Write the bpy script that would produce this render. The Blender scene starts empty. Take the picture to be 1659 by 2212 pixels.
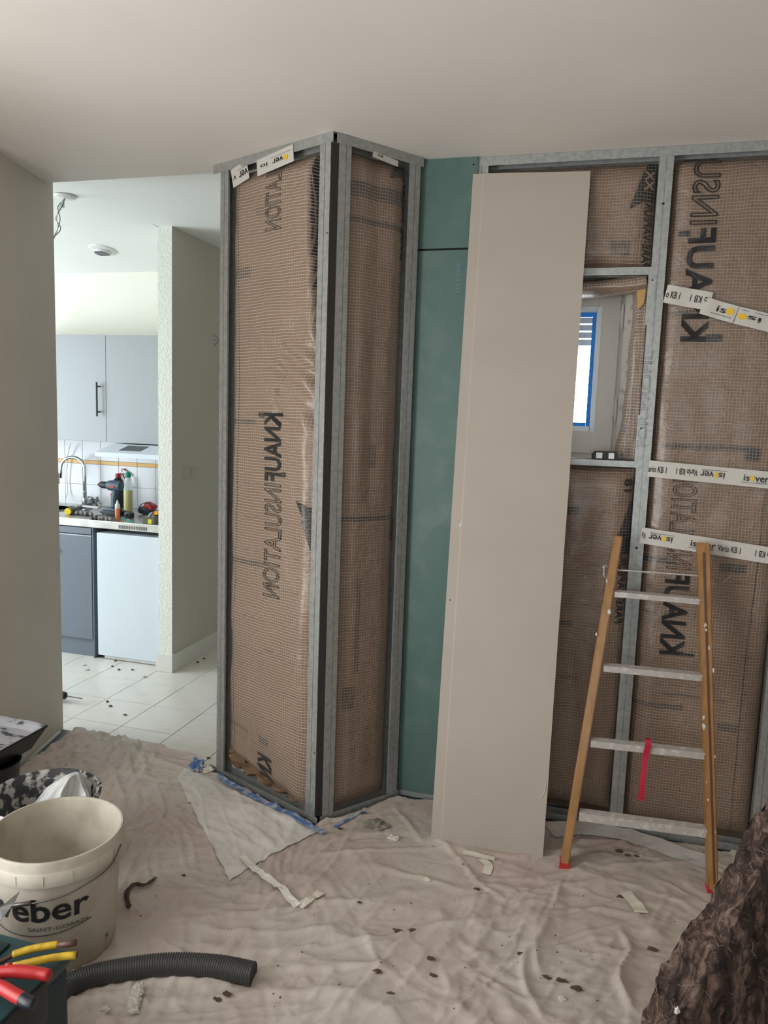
import bpy, bmesh, math, random
import numpy as np
from mathutils import Vector, Matrix, noise
random.seed(7); rng = np.random.default_rng(7)
R = math.radians
sc = bpy.context.scene
# ---------------------------------------------------------------- camera, sky, lights, exposure
F_PX, PITCH, ROLL, YAW, EYE = 1640.0, R(7.2), R(2.0), R(15.7), 1.643
def cam_axes():
    f = Vector((0, math.cos(PITCH), -math.sin(PITCH))); u = Vector((0, math.sin(PITCH), math.cos(PITCH))); r = Vector((1, 0, 0))
    r2 = r*math.cos(ROLL) + u*math.sin(ROLL); u2 = u*math.cos(ROLL) - r*math.sin(ROLL)
    Z = Matrix.Rotation(YAW, 3, 'Z')
    return Z @ f, Z @ r2, Z @ u2
CF, CR, CU = cam_axes()
cd = bpy.data.cameras.new('camera'); cam = bpy.data.objects.new('camera', cd); sc.collection.objects.link(cam)
m = Matrix((( CR.x, CU.x, -CF.x), (CR.y, CU.y, -CF.y), (CR.z, CU.z, -CF.z))).to_4x4()
m.translation = (0, 0, EYE); cam.matrix_world = m
cd.sensor_fit = 'HORIZONTAL'; cd.sensor_width = 36; cd.lens = 36*F_PX/1659; cd.clip_start = 0.05
sc.camera = cam
w = bpy.data.worlds.new('sky'); sc.world = w; w.use_nodes = True
bg = w.node_tree.nodes['Background']; bg.inputs[0].default_value = (0.80, 0.90, 1.0, 1); bg.inputs[1].default_value = 2.2
def area(name, loc, target, sx, sy, power, col):
    l = bpy.data.lights.new(name, 'AREA'); l.shape = 'RECTANGLE'; l.size = sx; l.size_y = sy; l.energy = power; l.color = col
    o = bpy.data.objects.new(name, l); sc.collection.objects.link(o); o.location = loc
    o.rotation_euler = (Vector(target)-Vector(loc)).to_track_quat('-Z', 'Y').to_euler(); return o
area('daylight_room_window', (-2.32, 0.30, 1.25), (0, 1.2, 2.0), 1.6, 1.9, 62, (1.0, 0.965, 0.925))
area('daylight_rear_window', (-0.2, -2.35, 1.4), (0, 1, 2.6), 1.8, 1.5, 10, (1.0, 0.90, 0.80))
area('daylight_kitchen_window', (-5.0, 2.8, 1.45), (-3, 3.6, 1.1), 1.5, 1.6, 60, (0.80, 0.905, 1.0))
area('daylight_small_window', (-0.12, 3.46, 1.86), (-0.2, 2.6, 1.7), 0.3, 0.5, 4, (0.85, 0.93, 1.0))
vs = sc.view_settings; vs.view_transform = 'Standard'; vs.look = 'None'; vs.gamma = 1; vs.exposure = 0.0; vs.use_curve_mapping = False
sc.cycles.use_denoising = True; sc.cycles.max_bounces = 8; sc.cycles.diffuse_bounces = 5; sc.cycles.sample_clamp_indirect = 6
# ---------------------------------------------------------------- survey helpers: where the sight line through a photo point meets a plane of the room
def ray(px, py): return CF + CR*((px-829.5)/F_PX) - CU*((py-1106)/F_PX)
def PF(px, py, z=0.0):
    d = ray(px, py); t = (z-EYE)/d.z; return Vector((d.x*t, d.y*t, z))
def PV(px, py, p0, ang):
    d = ray(px, py); n = Vector((-math.sin(R(ang)), math.cos(R(ang)), 0)); t = (p0[0]*n.x+p0[1]*n.y)/d.dot(n)
    return Vector((d.x*t, d.y*t, EYE+d.z*t))
# ---------------------------------------------------------------- materials
def new_mat(name):
    mt = bpy.data.materials.new(name); mt.use_nodes = True; nt = mt.node_tree
    return mt, nt, nt.nodes['Principled BSDF']
def N(nt, typ, **kw):
    n = nt.nodes.new(typ)
    for k, v in kw.items():
        if k == 'op': n.operation = v
        elif k.startswith('i'): n.inputs[int(k[1:])].default_value = v
        else: setattr(n, k, v)
    return n
def mth(nt, op, a, b=None, c=None, clamp=False):
    n = nt.nodes.new('ShaderNodeMath'); n.operation = op; n.use_clamp = clamp
    for i, v in enumerate((a, b, c)):
        if v is None: continue
        if isinstance(v, (int, float)): n.inputs[i].default_value = v
        else: nt.links.new(v, n.inputs[i])
    return n.outputs[0]
def mixc(nt, f, a, b):
    n = nt.nodes.new('ShaderNodeMix'); n.data_type = 'RGBA'
    for s, v in ((n.inputs[0], f), (n.inputs[6], a), (n.inputs[7], b)):
        if hasattr(v, 'is_output') or isinstance(v, bpy.types.NodeSocket): nt.links.new(v, s)
        elif isinstance(v, (int, float)): s.default_value = v
        else: s.default_value = (*v[:3], 1)
    return n.outputs[2]
def mat(name, col, rough=0.5, metal=0.0, col2=None, nscale=8, ndetail=4, contrast=(0.4, 0.6), bump=0.0, bscale=60, trans=0, ior=1.45, alpha=1, emit=None, coat=0, sheen=0, stretch=None, bdist=0.002):
    mt, nt, b = new_mat(name)
    b.inputs['Base Color'].default_value = (*col, 1); b.inputs['Roughness'].default_value = rough; b.inputs['Metallic'].default_value = metal
    b.inputs['Transmission Weight'].default_value = trans; b.inputs['IOR'].default_value = ior; b.inputs['Alpha'].default_value = alpha
    b.inputs['Coat Weight'].default_value = coat
    tc = nt.nodes.new('ShaderNodeTexCoord'); src = tc.outputs['Object']
    if stretch:
        mp = nt.nodes.new('ShaderNodeMapping'); mp.inputs['Scale'].default_value = stretch; nt.links.new(src, mp.inputs[0]); src = mp.outputs[0]
    if col2 is not None:
        n = N(nt, 'ShaderNodeTexNoise'); n.inputs['Scale'].default_value = nscale; n.inputs['Detail'].default_value = ndetail; nt.links.new(src, n.inputs['Vector'])
        r = nt.nodes.new('ShaderNodeMapRange'); r.inputs[1].default_value, r.inputs[2].default_value = contrast; nt.links.new(n.outputs[0], r.inputs[0])
        nt.links.new(mixc(nt, r.outputs[0], col, col2), b.inputs['Base Color'])
    if bump:
        n = N(nt, 'ShaderNodeTexNoise'); n.inputs['Scale'].default_value = bscale; n.inputs['Detail'].default_value = 3; nt.links.new(src, n.inputs['Vector'])
        bp = nt.nodes.new('ShaderNodeBump'); bp.inputs['Strength'].default_value = bump; bp.inputs['Distance'].default_value = bdist
        nt.links.new(n.outputs[0], bp.inputs['Height']); nt.links.new(bp.outputs[0], b.inputs['Normal'])
    if emit: b.inputs['Emission Color'].default_value = (*emit, 1); b.inputs['Emission Strength'].default_value = 1
    return mt
M = {}
M['ceiling'] = mat('ceiling_paint', (0.76, 0.71, 0.655), 0.55, col2=(0.73, 0.68, 0.625), nscale=1.5, bump=0.05, bscale=220)
M['ceiling_k'] = mat('kitchen_ceiling_paint', (0.86, 0.87, 0.83), 0.7)
M['wall_l'] = mat('left_wall_paint', (0.60, 0.555, 0.495), 0.7, col2=(0.57, 0.525, 0.465), nscale=3, bump=0.08, bscale=300)
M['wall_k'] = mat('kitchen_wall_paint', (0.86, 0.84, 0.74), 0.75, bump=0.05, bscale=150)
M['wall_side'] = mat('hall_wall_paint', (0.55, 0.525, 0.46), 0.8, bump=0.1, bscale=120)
M['wall_tex'] = mat('textured_white_plaster', (0.80, 0.80, 0.72), 0.75, bump=0.9, bscale=95, bdist=0.006)
M['plinth'] = mat('white_baseboard', (0.72, 0.71, 0.66), 0.5)
M['reveal'] = mat('old_plaster', (0.62, 0.58, 0.52), 0.85, col2=(0.36, 0.31, 0.27), nscale=26, ndetail=6, contrast=(0.52, 0.66), bump=0.8, bscale=40, bdist=0.006)
M['grey_floor'] = mat('slate_grey_vinyl', (0.16, 0.20, 0.23), 0.5, col2=(0.13, 0.17, 0.2), nscale=5)
M['grout'] = mat('grout', (0.30, 0.28, 0.25), 0.9)
M['tile'] = mat('cream_floor_tile', (0.74, 0.71, 0.645), 0.30, col2=(0.67, 0.64, 0.57), nscale=7, ndetail=6, contrast=(0.42, 0.7), bump=0.04, bscale=30)
M['wtile'] = mat('white_wall_tile', (0.62, 0.625, 0.635), 0.22)
M['otile'] = mat('ochre_border_tile', (0.62, 0.33, 0.045), 0.3)
M['wgrout'] = mat('wall_grout', (0.42, 0.43, 0.46), 0.9)
M['steel'] = mat('galvanised_steel', (0.41, 0.425, 0.405), 0.38, 0.45, col2=(0.33, 0.345, 0.33), nscale=55, ndetail=5, contrast=(0.4, 0.62), bump=0.12, bscale=260)
M['groove'] = mat('dark_grey_detail', (0.12, 0.12, 0.12), 0.8)  # plain dark grey for slots, slats, inserts and dimples
M['black'] = mat('matt_black', (0.015, 0.015, 0.016), 0.5)
M['dark'] = mat('cavity_wool_and_gap_shade', (0.022, 0.018, 0.016), 0.95, bump=0.6, bscale=60)  # near-black: wool in the cavities, and painted shade of the corner gap
M['green'] = mat('green_gypsum_paper', (0.075, 0.137, 0.119), 0.38, col2=(0.115, 0.18, 0.16), nscale=7, ndetail=8, contrast=(0.5, 0.75), bump=0.05, bscale=200)
M['board'] = mat('ivory_gypsum_paper', (0.42, 0.37, 0.315), 0.75, col2=(0.405, 0.355, 0.30), nscale=3, bump=0.08, bscale=350)
M['gyps_edge'] = mat('gypsum_core', (0.68, 0.65, 0.6), 0.9)
M['wood'] = mat('varnished_ladder_wood', (0.36, 0.185, 0.062), 0.42, col2=(0.27, 0.13, 0.04), nscale=9, stretch=(6, 6, 0.7), contrast=(0.35, 0.7), coat=0.15)
M['alu'] = mat('dusty_aluminium', (0.50, 0.47, 0.43), 0.45, 0.35, col2=(0.66, 0.64, 0.6), nscale=45, ndetail=5, contrast=(0.5, 0.68))
M['red'] = mat('red_plastic', (0.42, 0.02, 0.022), 0.4)
M['redtape'] = mat('red_adhesive_tape', (0.40, 0.012, 0.04), 0.4)
M['plaster'] = mat('dried_plaster', (0.60, 0.57, 0.51), 0.9, bump=0.5, bscale=60)
M['tape'] = mat('white_printed_tape', (0.58, 0.555, 0.50), 0.42, bump=0.15, bscale=30)
M['ink'] = mat('black_print', (0.018, 0.018, 0.02), 0.5)
M['greyink'] = mat('grey_blue_print', (0.10, 0.115, 0.125), 0.5)
M['studink'] = mat('faint_stud_print', (0.26, 0.27, 0.26), 0.5)
M['faintink'] = mat('faint_blue_print', (0.10, 0.21, 0.25), 0.5)
M['yellow'] = mat('yellow_dot', (0.80, 0.50, 0.02), 0.5)
M['bucket'] = mat('dusty_white_bucket_plastic', (0.54, 0.50, 0.42), 0.5, col2=(0.40, 0.355, 0.28), nscale=9, ndetail=6, contrast=(0.42, 0.66), bump=0.1, bscale=80)
M['tub'] = mat('black_tub_smeared_white', (0.03, 0.035, 0.04), 0.5, col2=(0.72, 0.73, 0.75), nscale=32, ndetail=8, contrast=(0.46, 0.54), bump=0.3, bscale=50)
M['tubin'] = mat('tub_inside_smeared', (0.045, 0.045, 0.05), 0.6, col2=(0.46, 0.45, 0.42), nscale=26, ndetail=9, contrast=(0.47, 0.54), bump=0.3, bscale=40)
M['tray'] = mat('paint_tray_white_smears', (0.62, 0.64, 0.70), 0.5, col2=(0.09, 0.10, 0.12), nscale=14, ndetail=7, contrast=(0.55, 0.66), bump=0.3, bscale=40, stretch=(1, 2.2, 1))
M['trayblk'] = mat('black_tray_plastic', (0.012, 0.014, 0.018), 0.35)
M['film'] = mat('crumpled_clear_film', (0.80, 0.84, 0.82), 0.25, alpha=0.86, coat=0.5, col2=(.50,.54,.52), nscale=14, bump=.6, bscale=25, bdist=.01)
M['wire'] = mat('steel_wire', (0.16, 0.15, 0.14), 0.4, 0.8)
M['hose'] = mat('grey_corrugated_hose', (0.055, 0.055, 0.055), 0.42)
M['teal'] = mat('dark_teal_toolbox_plastic', (0.008, 0.028, 0.034), 0.45)
M['teal2'] = mat('teal_toolbox_lid', (0.020, 0.058, 0.066), 0.4)
M['yhandle'] = mat('yellow_dipped_handle', (0.62, 0.42, 0.03), 0.42, col2=(0.45, 0.28, 0.02), nscale=40)
M['rust'] = mat('brown_worn_steel', (0.11, 0.06, 0.045), 0.5, 0.3)
M['blade'] = mat('scraper_steel', (0.45, 0.46, 0.46), 0.3, 0.9)
M['bluet'] = mat('blue_masking_tape', (0.09, 0.19, 0.42), 0.6, col2=(0.40, 0.43, 0.48), nscale=28, ndetail=6, contrast=(.45, .6))
M['bluew'] = mat('blue_window_masking_tape', (0.01, 0.24, 0.80), 0.55)
M['frame'] = mat('painted_window_wood', (0.60, 0.56, 0.50), 0.4)
M['shutter'] = mat('grey_shutter_slats', (0.35, 0.4, 0.45), 0.5)
M['kraft'] = mat('brown_kraft_paper', (0.22, 0.135, 0.07), 0.7, col2=(0.16, 0.095, 0.05), nscale=14, bump=0.4, bscale=18, bdist=0.01)
M['woolback'] = mat('brown_mineral_wool_edge', (0.12, 0.08, 0.055), 0.95, bump=0.6, bscale=70)
M['cab'] = mat('grey_cabinet_laminate', (0.33, 0.345, 0.355), 0.4)
M['cabdk'] = mat('slate_cabinet_laminate', (0.155, 0.18, 0.215), 0.35)
M['cabedge'] = mat('door_edge_highlight', (0.50, 0.54, 0.58), 0.3)  # pale colour painting the highlight along the door's top edge
M['white'] = mat('white_enamel', (0.66, 0.72, 0.77), 0.28)
M['chrome'] = mat('chrome', (0.75, 0.77, 0.8), 0.12, 1.0)
M['inox'] = mat('brushed_stainless', (0.55, 0.54, 0.51), 0.33, 0.85, col2=(0.47, 0.46, 0.44), nscale=12)
M['wplastic'] = mat('white_plastic', (0.72, 0.72, 0.70), 0.35)
M['switch'] = mat('beige_switch_plastic', (0.50, 0.48, 0.43), 0.4)
M['glove'] = mat('grey_knit_gloves', (0.07, 0.07, 0.075), 0.8, col2=(0.28, 0.25, 0.23), nscale=22, contrast=(0.48, 0.62))
M['rag'] = mat('grey_crumpled_plastic', (0.30, 0.31, 0.33), 0.3, col2=(0.09, 0.10, 0.11), nscale=30, contrast=(0.42, 0.6))
M['greyblue'] = mat('blue_grey_tool_casing', (0.055, 0.085, 0.115), 0.4)
M['yliq'] = mat('yellow_washing_liquid', (0.66, 0.58, 0.01), 0.2)
M['clear'] = mat('clear_bottle_plastic', (0.62, 0.70, 0.70), 0.15, alpha=0.35)
M['gcap'] = mat('green_bottle_cap', (0.0, 0.30, 0.16), 0.35)
M['orange'] = mat('orange_glue_label', (0.68, 0.20, 0.07), 0.4)
M['ygrn'] = mat('green_wire_insulation', (0.0, 0.35, 0.22), 0.5)
M['oran2'] = mat('amber_casing', (0.80, 0.36, 0.01), 0.4)
M['smoke'] = mat('smoky_clear_box', (0.12, 0.12, 0.08), 0.15, alpha=0.8)
M['cordw'] = mat('white_cable', (0.70, 0.70, 0.70), 0.4)
M['crumb'] = mat('brown_wool_crumb', (0.10, 0.065, 0.05), 0.95, bump=0.6, bscale=200)
M['paper'] = mat('torn_ivory_paper', (0.72, 0.68, 0.57), 0.8, bump=0.1, bscale=80)
M['masktape'] = mat('cream_masking_tape', (0.80, 0.78, 0.70), 0.55)
M['blotch'] = mat('pale_dust_smear', (0.25, 0.34, 0.30), 0.9)
def wool_mat():
    mt, nt, b = new_mat('brown_mineral_wool'); tc = nt.nodes.new('ShaderNodeTexCoord')
    n = N(nt, 'ShaderNodeTexNoise'); n.inputs['Scale'].default_value = 9; n.inputs['Detail'].default_value = 9; n.inputs['Roughness'].default_value = .72; n.inputs['Distortion'].default_value = 1.6
    mp = nt.nodes.new('ShaderNodeMapping'); mp.inputs['Scale'].default_value = (2.6, 2.6, 1.0); mp.inputs['Rotation'].default_value = (0, .5, 0); nt.links.new(tc.outputs['Object'], mp.inputs[0]); nt.links.new(mp.outputs[0], n.inputs['Vector'])
    r = nt.nodes.new('ShaderNodeValToRGB'); e = r.color_ramp.elements; e[0].position = .38; e[0].color = (.014, .008, .006, 1); e[1].position = .66; e[1].color = (.30, .205, .16, 1)
    x = r.color_ramp.elements.new(.5); x.color = (.068, .041, .030, 1)
    nt.links.new(n.outputs[0], r.inputs[0]); nt.links.new(r.outputs[0], b.inputs['Base Color']); b.inputs['Roughness'].default_value = 1
    bp = nt.nodes.new('ShaderNodeBump'); bp.inputs['Strength'].default_value = 1; bp.inputs['Distance'].default_value = .012; nt.links.new(n.outputs[0], bp.inputs['Height']); nt.links.new(bp.outputs[0], b.inputs['Normal'])
    return mt
M['wool'] = wool_mat()
def cloth_mat():
    mt, nt, b = new_mat('dust_sheet'); tc = nt.nodes.new('ShaderNodeTexCoord')
    n = N(nt, 'ShaderNodeTexNoise'); n.inputs['Scale'].default_value = 2.6; n.inputs['Detail'].default_value = 6; nt.links.new(tc.outputs['Object'], n.inputs['Vector'])
    r = nt.nodes.new('ShaderNodeMapRange'); r.inputs[1].default_value = .42; r.inputs[2].default_value = .62; nt.links.new(n.outputs[0], r.inputs[0])
    c = mixc(nt, r.outputs[0], (.56, .500, .440), (.53, .435, .390))
    n2 = N(nt, 'ShaderNodeTexNoise'); n2.inputs['Scale'].default_value = 42; n2.inputs['Detail'].default_value = 4; nt.links.new(tc.outputs['Object'], n2.inputs['Vector'])
    r2 = nt.nodes.new('ShaderNodeMapRange'); r2.inputs[1].default_value = .72; r2.inputs[2].default_value = .76; nt.links.new(n2.outputs[0], r2.inputs[0])
    c = mixc(nt, r2.outputs[0], c, (.22, .16, .13))
    nt.links.new(c, b.inputs['Base Color']); b.inputs['Roughness'].default_value = .5
    n3 = N(nt, 'ShaderNodeTexNoise'); n3.inputs['Scale'].default_value = 22; n3.inputs['Detail'].default_value = 6; n3.inputs['Distortion'].default_value = .8; nt.links.new(tc.outputs['Object'], n3.inputs['Vector'])
    bp = nt.nodes.new('ShaderNodeBump'); bp.inputs['Strength'].default_value = .5; bp.inputs['Distance'].default_value = .006; nt.links.new(n3.outputs[0], bp.inputs['Height']); nt.links.new(bp.outputs[0], b.inputs['Normal'])
    return mt
M['cloth'] = cloth_mat()
M['sheet'] = mat('thin_white_fleece', (0.74, 0.715, 0.675), 0.6, col2=(0.66, 0.635, 0.60), nscale=5, bump=0.4, bscale=25, bdist=0.004)
def membrane_mat(name, seam=None, bands=(), warm=1.0, fil=0.40, hz=1.0, black=False):
    """kraft-brown vapour membrane with a pale 11 mm scrim, printed dashes and crosses; UV is in metres"""
    mt, nt, b = new_mat(name)
    uv = nt.nodes.new('ShaderNodeUVMap'); uv.uv_map = 'UVMap'
    wn = N(nt, 'ShaderNodeTexNoise'); wn.inputs['Scale'].default_value = 7; wn.inputs['Detail'].default_value = 3; nt.links.new(uv.outputs[0], wn.inputs['Vector'])
    sp = nt.nodes.new('ShaderNodeSeparateXYZ'); nt.links.new(uv.outputs[0], sp.inputs[0])
    wsp = nt.nodes.new('ShaderNodeSeparateColor'); nt.links.new(wn.outputs[1], wsp.inputs[0])
    u = mth(nt, 'ADD', sp.outputs[0], mth(nt, 'MULTIPLY', mth(nt, 'SUBTRACT', wsp.outputs[0], .5), .012))
    v = mth(nt, 'ADD', sp.outputs[1], mth(nt, 'MULTIPLY', mth(nt, 'SUBTRACT', wsp.outputs[1], .5), .016))
    def line(x, period, half, soft, off=0.0):
        f = mth(nt, 'ABSOLUTE', mth(nt, 'SUBTRACT', mth(nt, 'FRACT', mth(nt, 'DIVIDE', mth(nt, 'ADD', x, off), period)), .5))
        return mth(nt, 'DIVIDE', mth(nt, 'SUBTRACT', (half+soft)/period, f), soft/period, clamp=True)
    lh = line(v, .0118, .0009, .0012); lv = line(u, .0118, .0007, .0011)
    grid = mth(nt, 'MAXIMUM', mth(nt, 'MULTIPLY', lh, hz), mth(nt, 'MULTIPLY', lv, .72))
    n1 = N(nt, 'ShaderNodeTexNoise'); n1.inputs['Scale'].default_value = 5; n1.inputs['Detail'].default_value = 6; nt.links.new(uv.outputs[0], n1.inputs['Vector'])
    base = mixc(nt, n1.outputs[0], (.165*warm, .103*warm, .070*warm), (.235*warm, .158*warm, .112*warm))
    if black: base = mixc(nt, .5, (.016, .016, .018), (.022, .022, .024))
    # printed ruling: dashed rows every 14 cm, crosses every 10 cm
    d1 = mth(nt, 'MULTIPLY', line(v, .142, .0007, .0006), line(u, .061, .016, .002))
    d2 = mth(nt, 'MULTIPLY', line(u, .101, .0006, .0006, .03), line(v, .142, .012, .003))
    ink = mth(nt, 'MULTIPLY', mth(nt, 'MAXIMUM', d1, d2), .75)
    if seam is not None:
        s = mth(nt, 'ABSOLUTE', mth(nt, 'SUBTRACT', mth(nt, 'ADD', u, mth(nt, 'MULTIPLY', mth(nt, 'SINE', mth(nt, 'MULTIPLY', v, 3.1)), .008)), seam))
        ink = mth(nt, 'MAXIMUM', ink, mth(nt, 'DIVIDE', mth(nt, 'SUBTRACT', .003, s), .0015, clamp=True))
    col = mixc(nt, ink, base, (.035, .028, .026))
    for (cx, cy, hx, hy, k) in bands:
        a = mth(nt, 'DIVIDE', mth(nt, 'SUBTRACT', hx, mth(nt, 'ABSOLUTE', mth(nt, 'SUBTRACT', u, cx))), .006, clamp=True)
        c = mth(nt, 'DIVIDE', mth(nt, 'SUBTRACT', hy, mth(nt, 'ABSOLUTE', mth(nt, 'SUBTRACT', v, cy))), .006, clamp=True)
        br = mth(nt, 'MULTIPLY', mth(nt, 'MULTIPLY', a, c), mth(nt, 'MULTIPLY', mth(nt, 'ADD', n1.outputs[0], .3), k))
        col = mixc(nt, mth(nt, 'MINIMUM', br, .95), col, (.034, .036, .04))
    col = mixc(nt, mth(nt, 'MULTIPLY', grid, fil), col, (.55, .48, .39))
    nt.links.new(col, b.inputs['Base Color']); b.inputs['Roughness'].default_value = .30; b.inputs['Coat Weight'].default_value = .25; b.inputs['Coat Roughness'].default_value = .22
    n2 = N(nt, 'ShaderNodeTexNoise'); n2.inputs['Scale'].default_value = 26; n2.inputs['Detail'].default_value = 5; n2.inputs['Distortion'].default_value = .7; nt.links.new(uv.outputs[0], n2.inputs['Vector'])
    h = mth(nt, 'ADD', mth(nt, 'MULTIPLY', n2.outputs[0], 1.6), mth(nt, 'MULTIPLY', grid, .35))
    bp = nt.nodes.new('ShaderNodeBump'); bp.inputs['Strength'].default_value = .75; bp.inputs['Distance'].default_value = .0055
    nt.links.new(h, bp.inputs['Height']); nt.links.new(bp.outputs[0], b.inputs['Normal'])
    return mt
# ---------------------------------------------------------------- object helpers
def wloc(o):
    v = Vector((0, 0, 0))
    while o is not None: v += o.location; o = o.parent
    return v
def tag(o, label=None, cat=None, group=None, kind=None):
    for k, v in (('label', label), ('category', cat), ('group', group), ('kind', kind)):
        if v: o[k] = v
    return o
def thing(name, loc, label, cat, group=None):
    o = bpy.data.objects.new(name, None); o.empty_display_size = .05; sc.collection.objects.link(o); o.location = loc
    return tag(o, label, cat, group)
def link_mesh(name, me, material, parent=None, origin=None, smooth=False):
    """mesh data is in room coordinates; it is moved into the parent's space"""
    o = bpy.data.objects.new(name, me); sc.collection.objects.link(o)
    base = wloc(parent) if parent else Vector(origin or (0, 0, 0))
    me.transform(Matrix.Translation(-base))
    if parent: o.parent = parent
    else: o.location = base
    for mm in (material if isinstance(material, (list, tuple)) else [material]): me.materials.append(mm)
    if smooth:
        for p in me.polygons: p.use_smooth = True
    return o
class MB:
    def __init__(s): s.bm = bmesh.new(); s.mi = 0
    def box(s, a, b, rot=None, pivot=None, bev=0):
        a, b = Vector(a), Vector(b); c = (a+b)/2; d = b-a
        r = bmesh.ops.create_cube(s.bm, size=1); vs_ = r['verts']
        bmesh.ops.scale(s.bm, vec=(abs(d.x), abs(d.y), abs(d.z)), verts=vs_); bmesh.ops.translate(s.bm, vec=c, verts=vs_)
        if bev:
            es = list({e for v in vs_ for e in v.link_edges}); rb = bmesh.ops.bevel(s.bm, geom=es, offset=bev, segments=2, affect='EDGES', profile=.6); vs_ = list({v for v in rb['verts']} | {v for v in vs_ if v.is_valid})
        if rot is not None: bmesh.ops.rotate(s.bm, cent=pivot if pivot is not None else c, matrix=rot, verts=vs_)
        for f in {f for v in vs_ for f in v.link_faces}: f.material_index = s.mi
        return s
    def cyl(s, a, b, r1, r2=None, n=16, caps=True):
        a, b = Vector(a), Vector(b); d = b-a; r2 = r1 if r2 is None else r2
        r = bmesh.ops.create_cone(s.bm, cap_ends=caps, segments=n, radius1=r1, radius2=r2, depth=d.length)
        q = d.to_track_quat('Z', 'Y').to_matrix().to_4x4(); q.translation = (a+b)/2
        bmesh.ops.transform(s.bm, matrix=q, verts=r['verts'])
        for f in {f for v in r['verts'] for f in v.link_faces}: f.material_index = s.mi
        return s
    def tube(s, pts, rad, n=10, caps=True):
        pts = [Vector(p) for p in pts]; rads = rad if isinstance(rad, (list, tuple)) else [rad]*len(pts)
        rings = []; up = Vector((0, 0, 1))
        prev = None
        for i, p in enumerate(pts):
            t = (pts[min(i+1, len(pts)-1)]-pts[max(i-1, 0)]).normalized()
            if prev is None:
                x = t.cross(up) if abs(t.z) < .95 else t.cross(Vector((1, 0, 0)))
            else: x = prev - t*prev.dot(t)
            x.normalize(); prev = x; y = t.cross(x)
            rr = rads[i] if isinstance(rads[i], (list, tuple)) else (rads[i], rads[i])
            rings.append([s.bm.verts.new(p + x*math.cos(2*math.pi*k/n)*rr[0] + y*math.sin(2*math.pi*k/n)*rr[1]) for k in range(n)])
        for a, b in zip(rings, rings[1:]):
            for k in range(n):
                f = s.bm.faces.new((a[k], a[(k+1) % n], b[(k+1) % n], b[k])); f.material_index = s.mi
        if caps:
            for rg in (rings[0][::-1], rings[-1]):
                f = s.bm.faces.new(rg); f.material_index = s.mi
        return s
    def lathe(s, c, prof, n=48, close=False):
        c = Vector(c); rings = []
        for r, z in prof: rings.append([s.bm.verts.new(c+Vector((r*math.cos(2*math.pi*k/n), r*math.sin(2*math.pi*k/n), z))) for k in range(n)])
        for a, b in zip(rings, rings[1:]):
            for k in range(n):
                f = s.bm.faces.new((a[k], a[(k+1) % n], b[(k+1) % n], b[k])); f.material_index = s.mi
        return s
    def cap(s, c, r, z, n=48, flip=False):
        c = Vector(c); vv = [s.bm.verts.new(c+Vector((r*math.cos(2*math.pi*k/n), r*math.sin(2*math.pi*k/n), z))) for k in range(n)]
        f = s.bm.faces.new(vv[::-1] if flip else vv); f.material_index = s.mi; return s
    def prism(s, pts, d):
        """polygon of 3D points extruded by vector d"""
        d = Vector(d); a = [s.bm.verts.new(Vector(p)) for p in pts]; b = [s.bm.verts.new(Vector(p)+d) for p in pts]; n = len(a)
        fs = [s.bm.faces.new(a[::-1]), s.bm.faces.new(b)] + [s.bm.faces.new((a[i], a[(i+1) % n], b[(i+1) % n], b[i])) for i in range(n)]
        for f in fs: f.material_index = s.mi
        return s
    def blob(s, c, rx, ry, rz, amp=.25, seed=0, sub=2, fr=2.0):
        r = bmesh.ops.create_icosphere(s.bm, subdivisions=sub, radius=1)
        for v in r['verts']:
            k = 1+amp*noise.noise(v.co*fr+Vector((seed*3.1, seed, 0)))*2
            v.co = Vector(c)+Vector((v.co.x*rx*k, v.co.y*ry*k, v.co.z*rz*k))
        for f in {f for v in r['verts'] for f in v.link_faces}: f.material_index = s.mi
        return s
    def build(s, name, material, parent=None, origin=None, smooth=False, angle=None):
        bmesh.ops.recalc_face_normals(s.bm, faces=s.bm.faces)
        me = bpy.data.meshes.new(name); s.bm.to_mesh(me); s.bm.free()
        if angle is not None:
            for p in me.polygons: p.use_smooth = True
            me.set_sharp_from_angle(angle=R(angle))
        return link_mesh(name, me, material, parent, origin, smooth)
def bez(pts, n=8):
    """Catmull-Rom through points"""
    P_ = [Vector(p) for p in pts]; P_ = [P_[0]*2-P_[1]]+P_+[P_[-1]*2-P_[-2]]; out = []
    for i in range(1, len(P_)-2):
        for k in range(n):
            t = k/n; a, b, c, d = P_[i-1:i+3]
            out.append(.5*((2*b)+(c-a)*t+(2*a-5*b+4*c-d)*t*t+(3*b-a-3*c+d)*t**3))
    out.append(P_[-2]); return out
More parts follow.
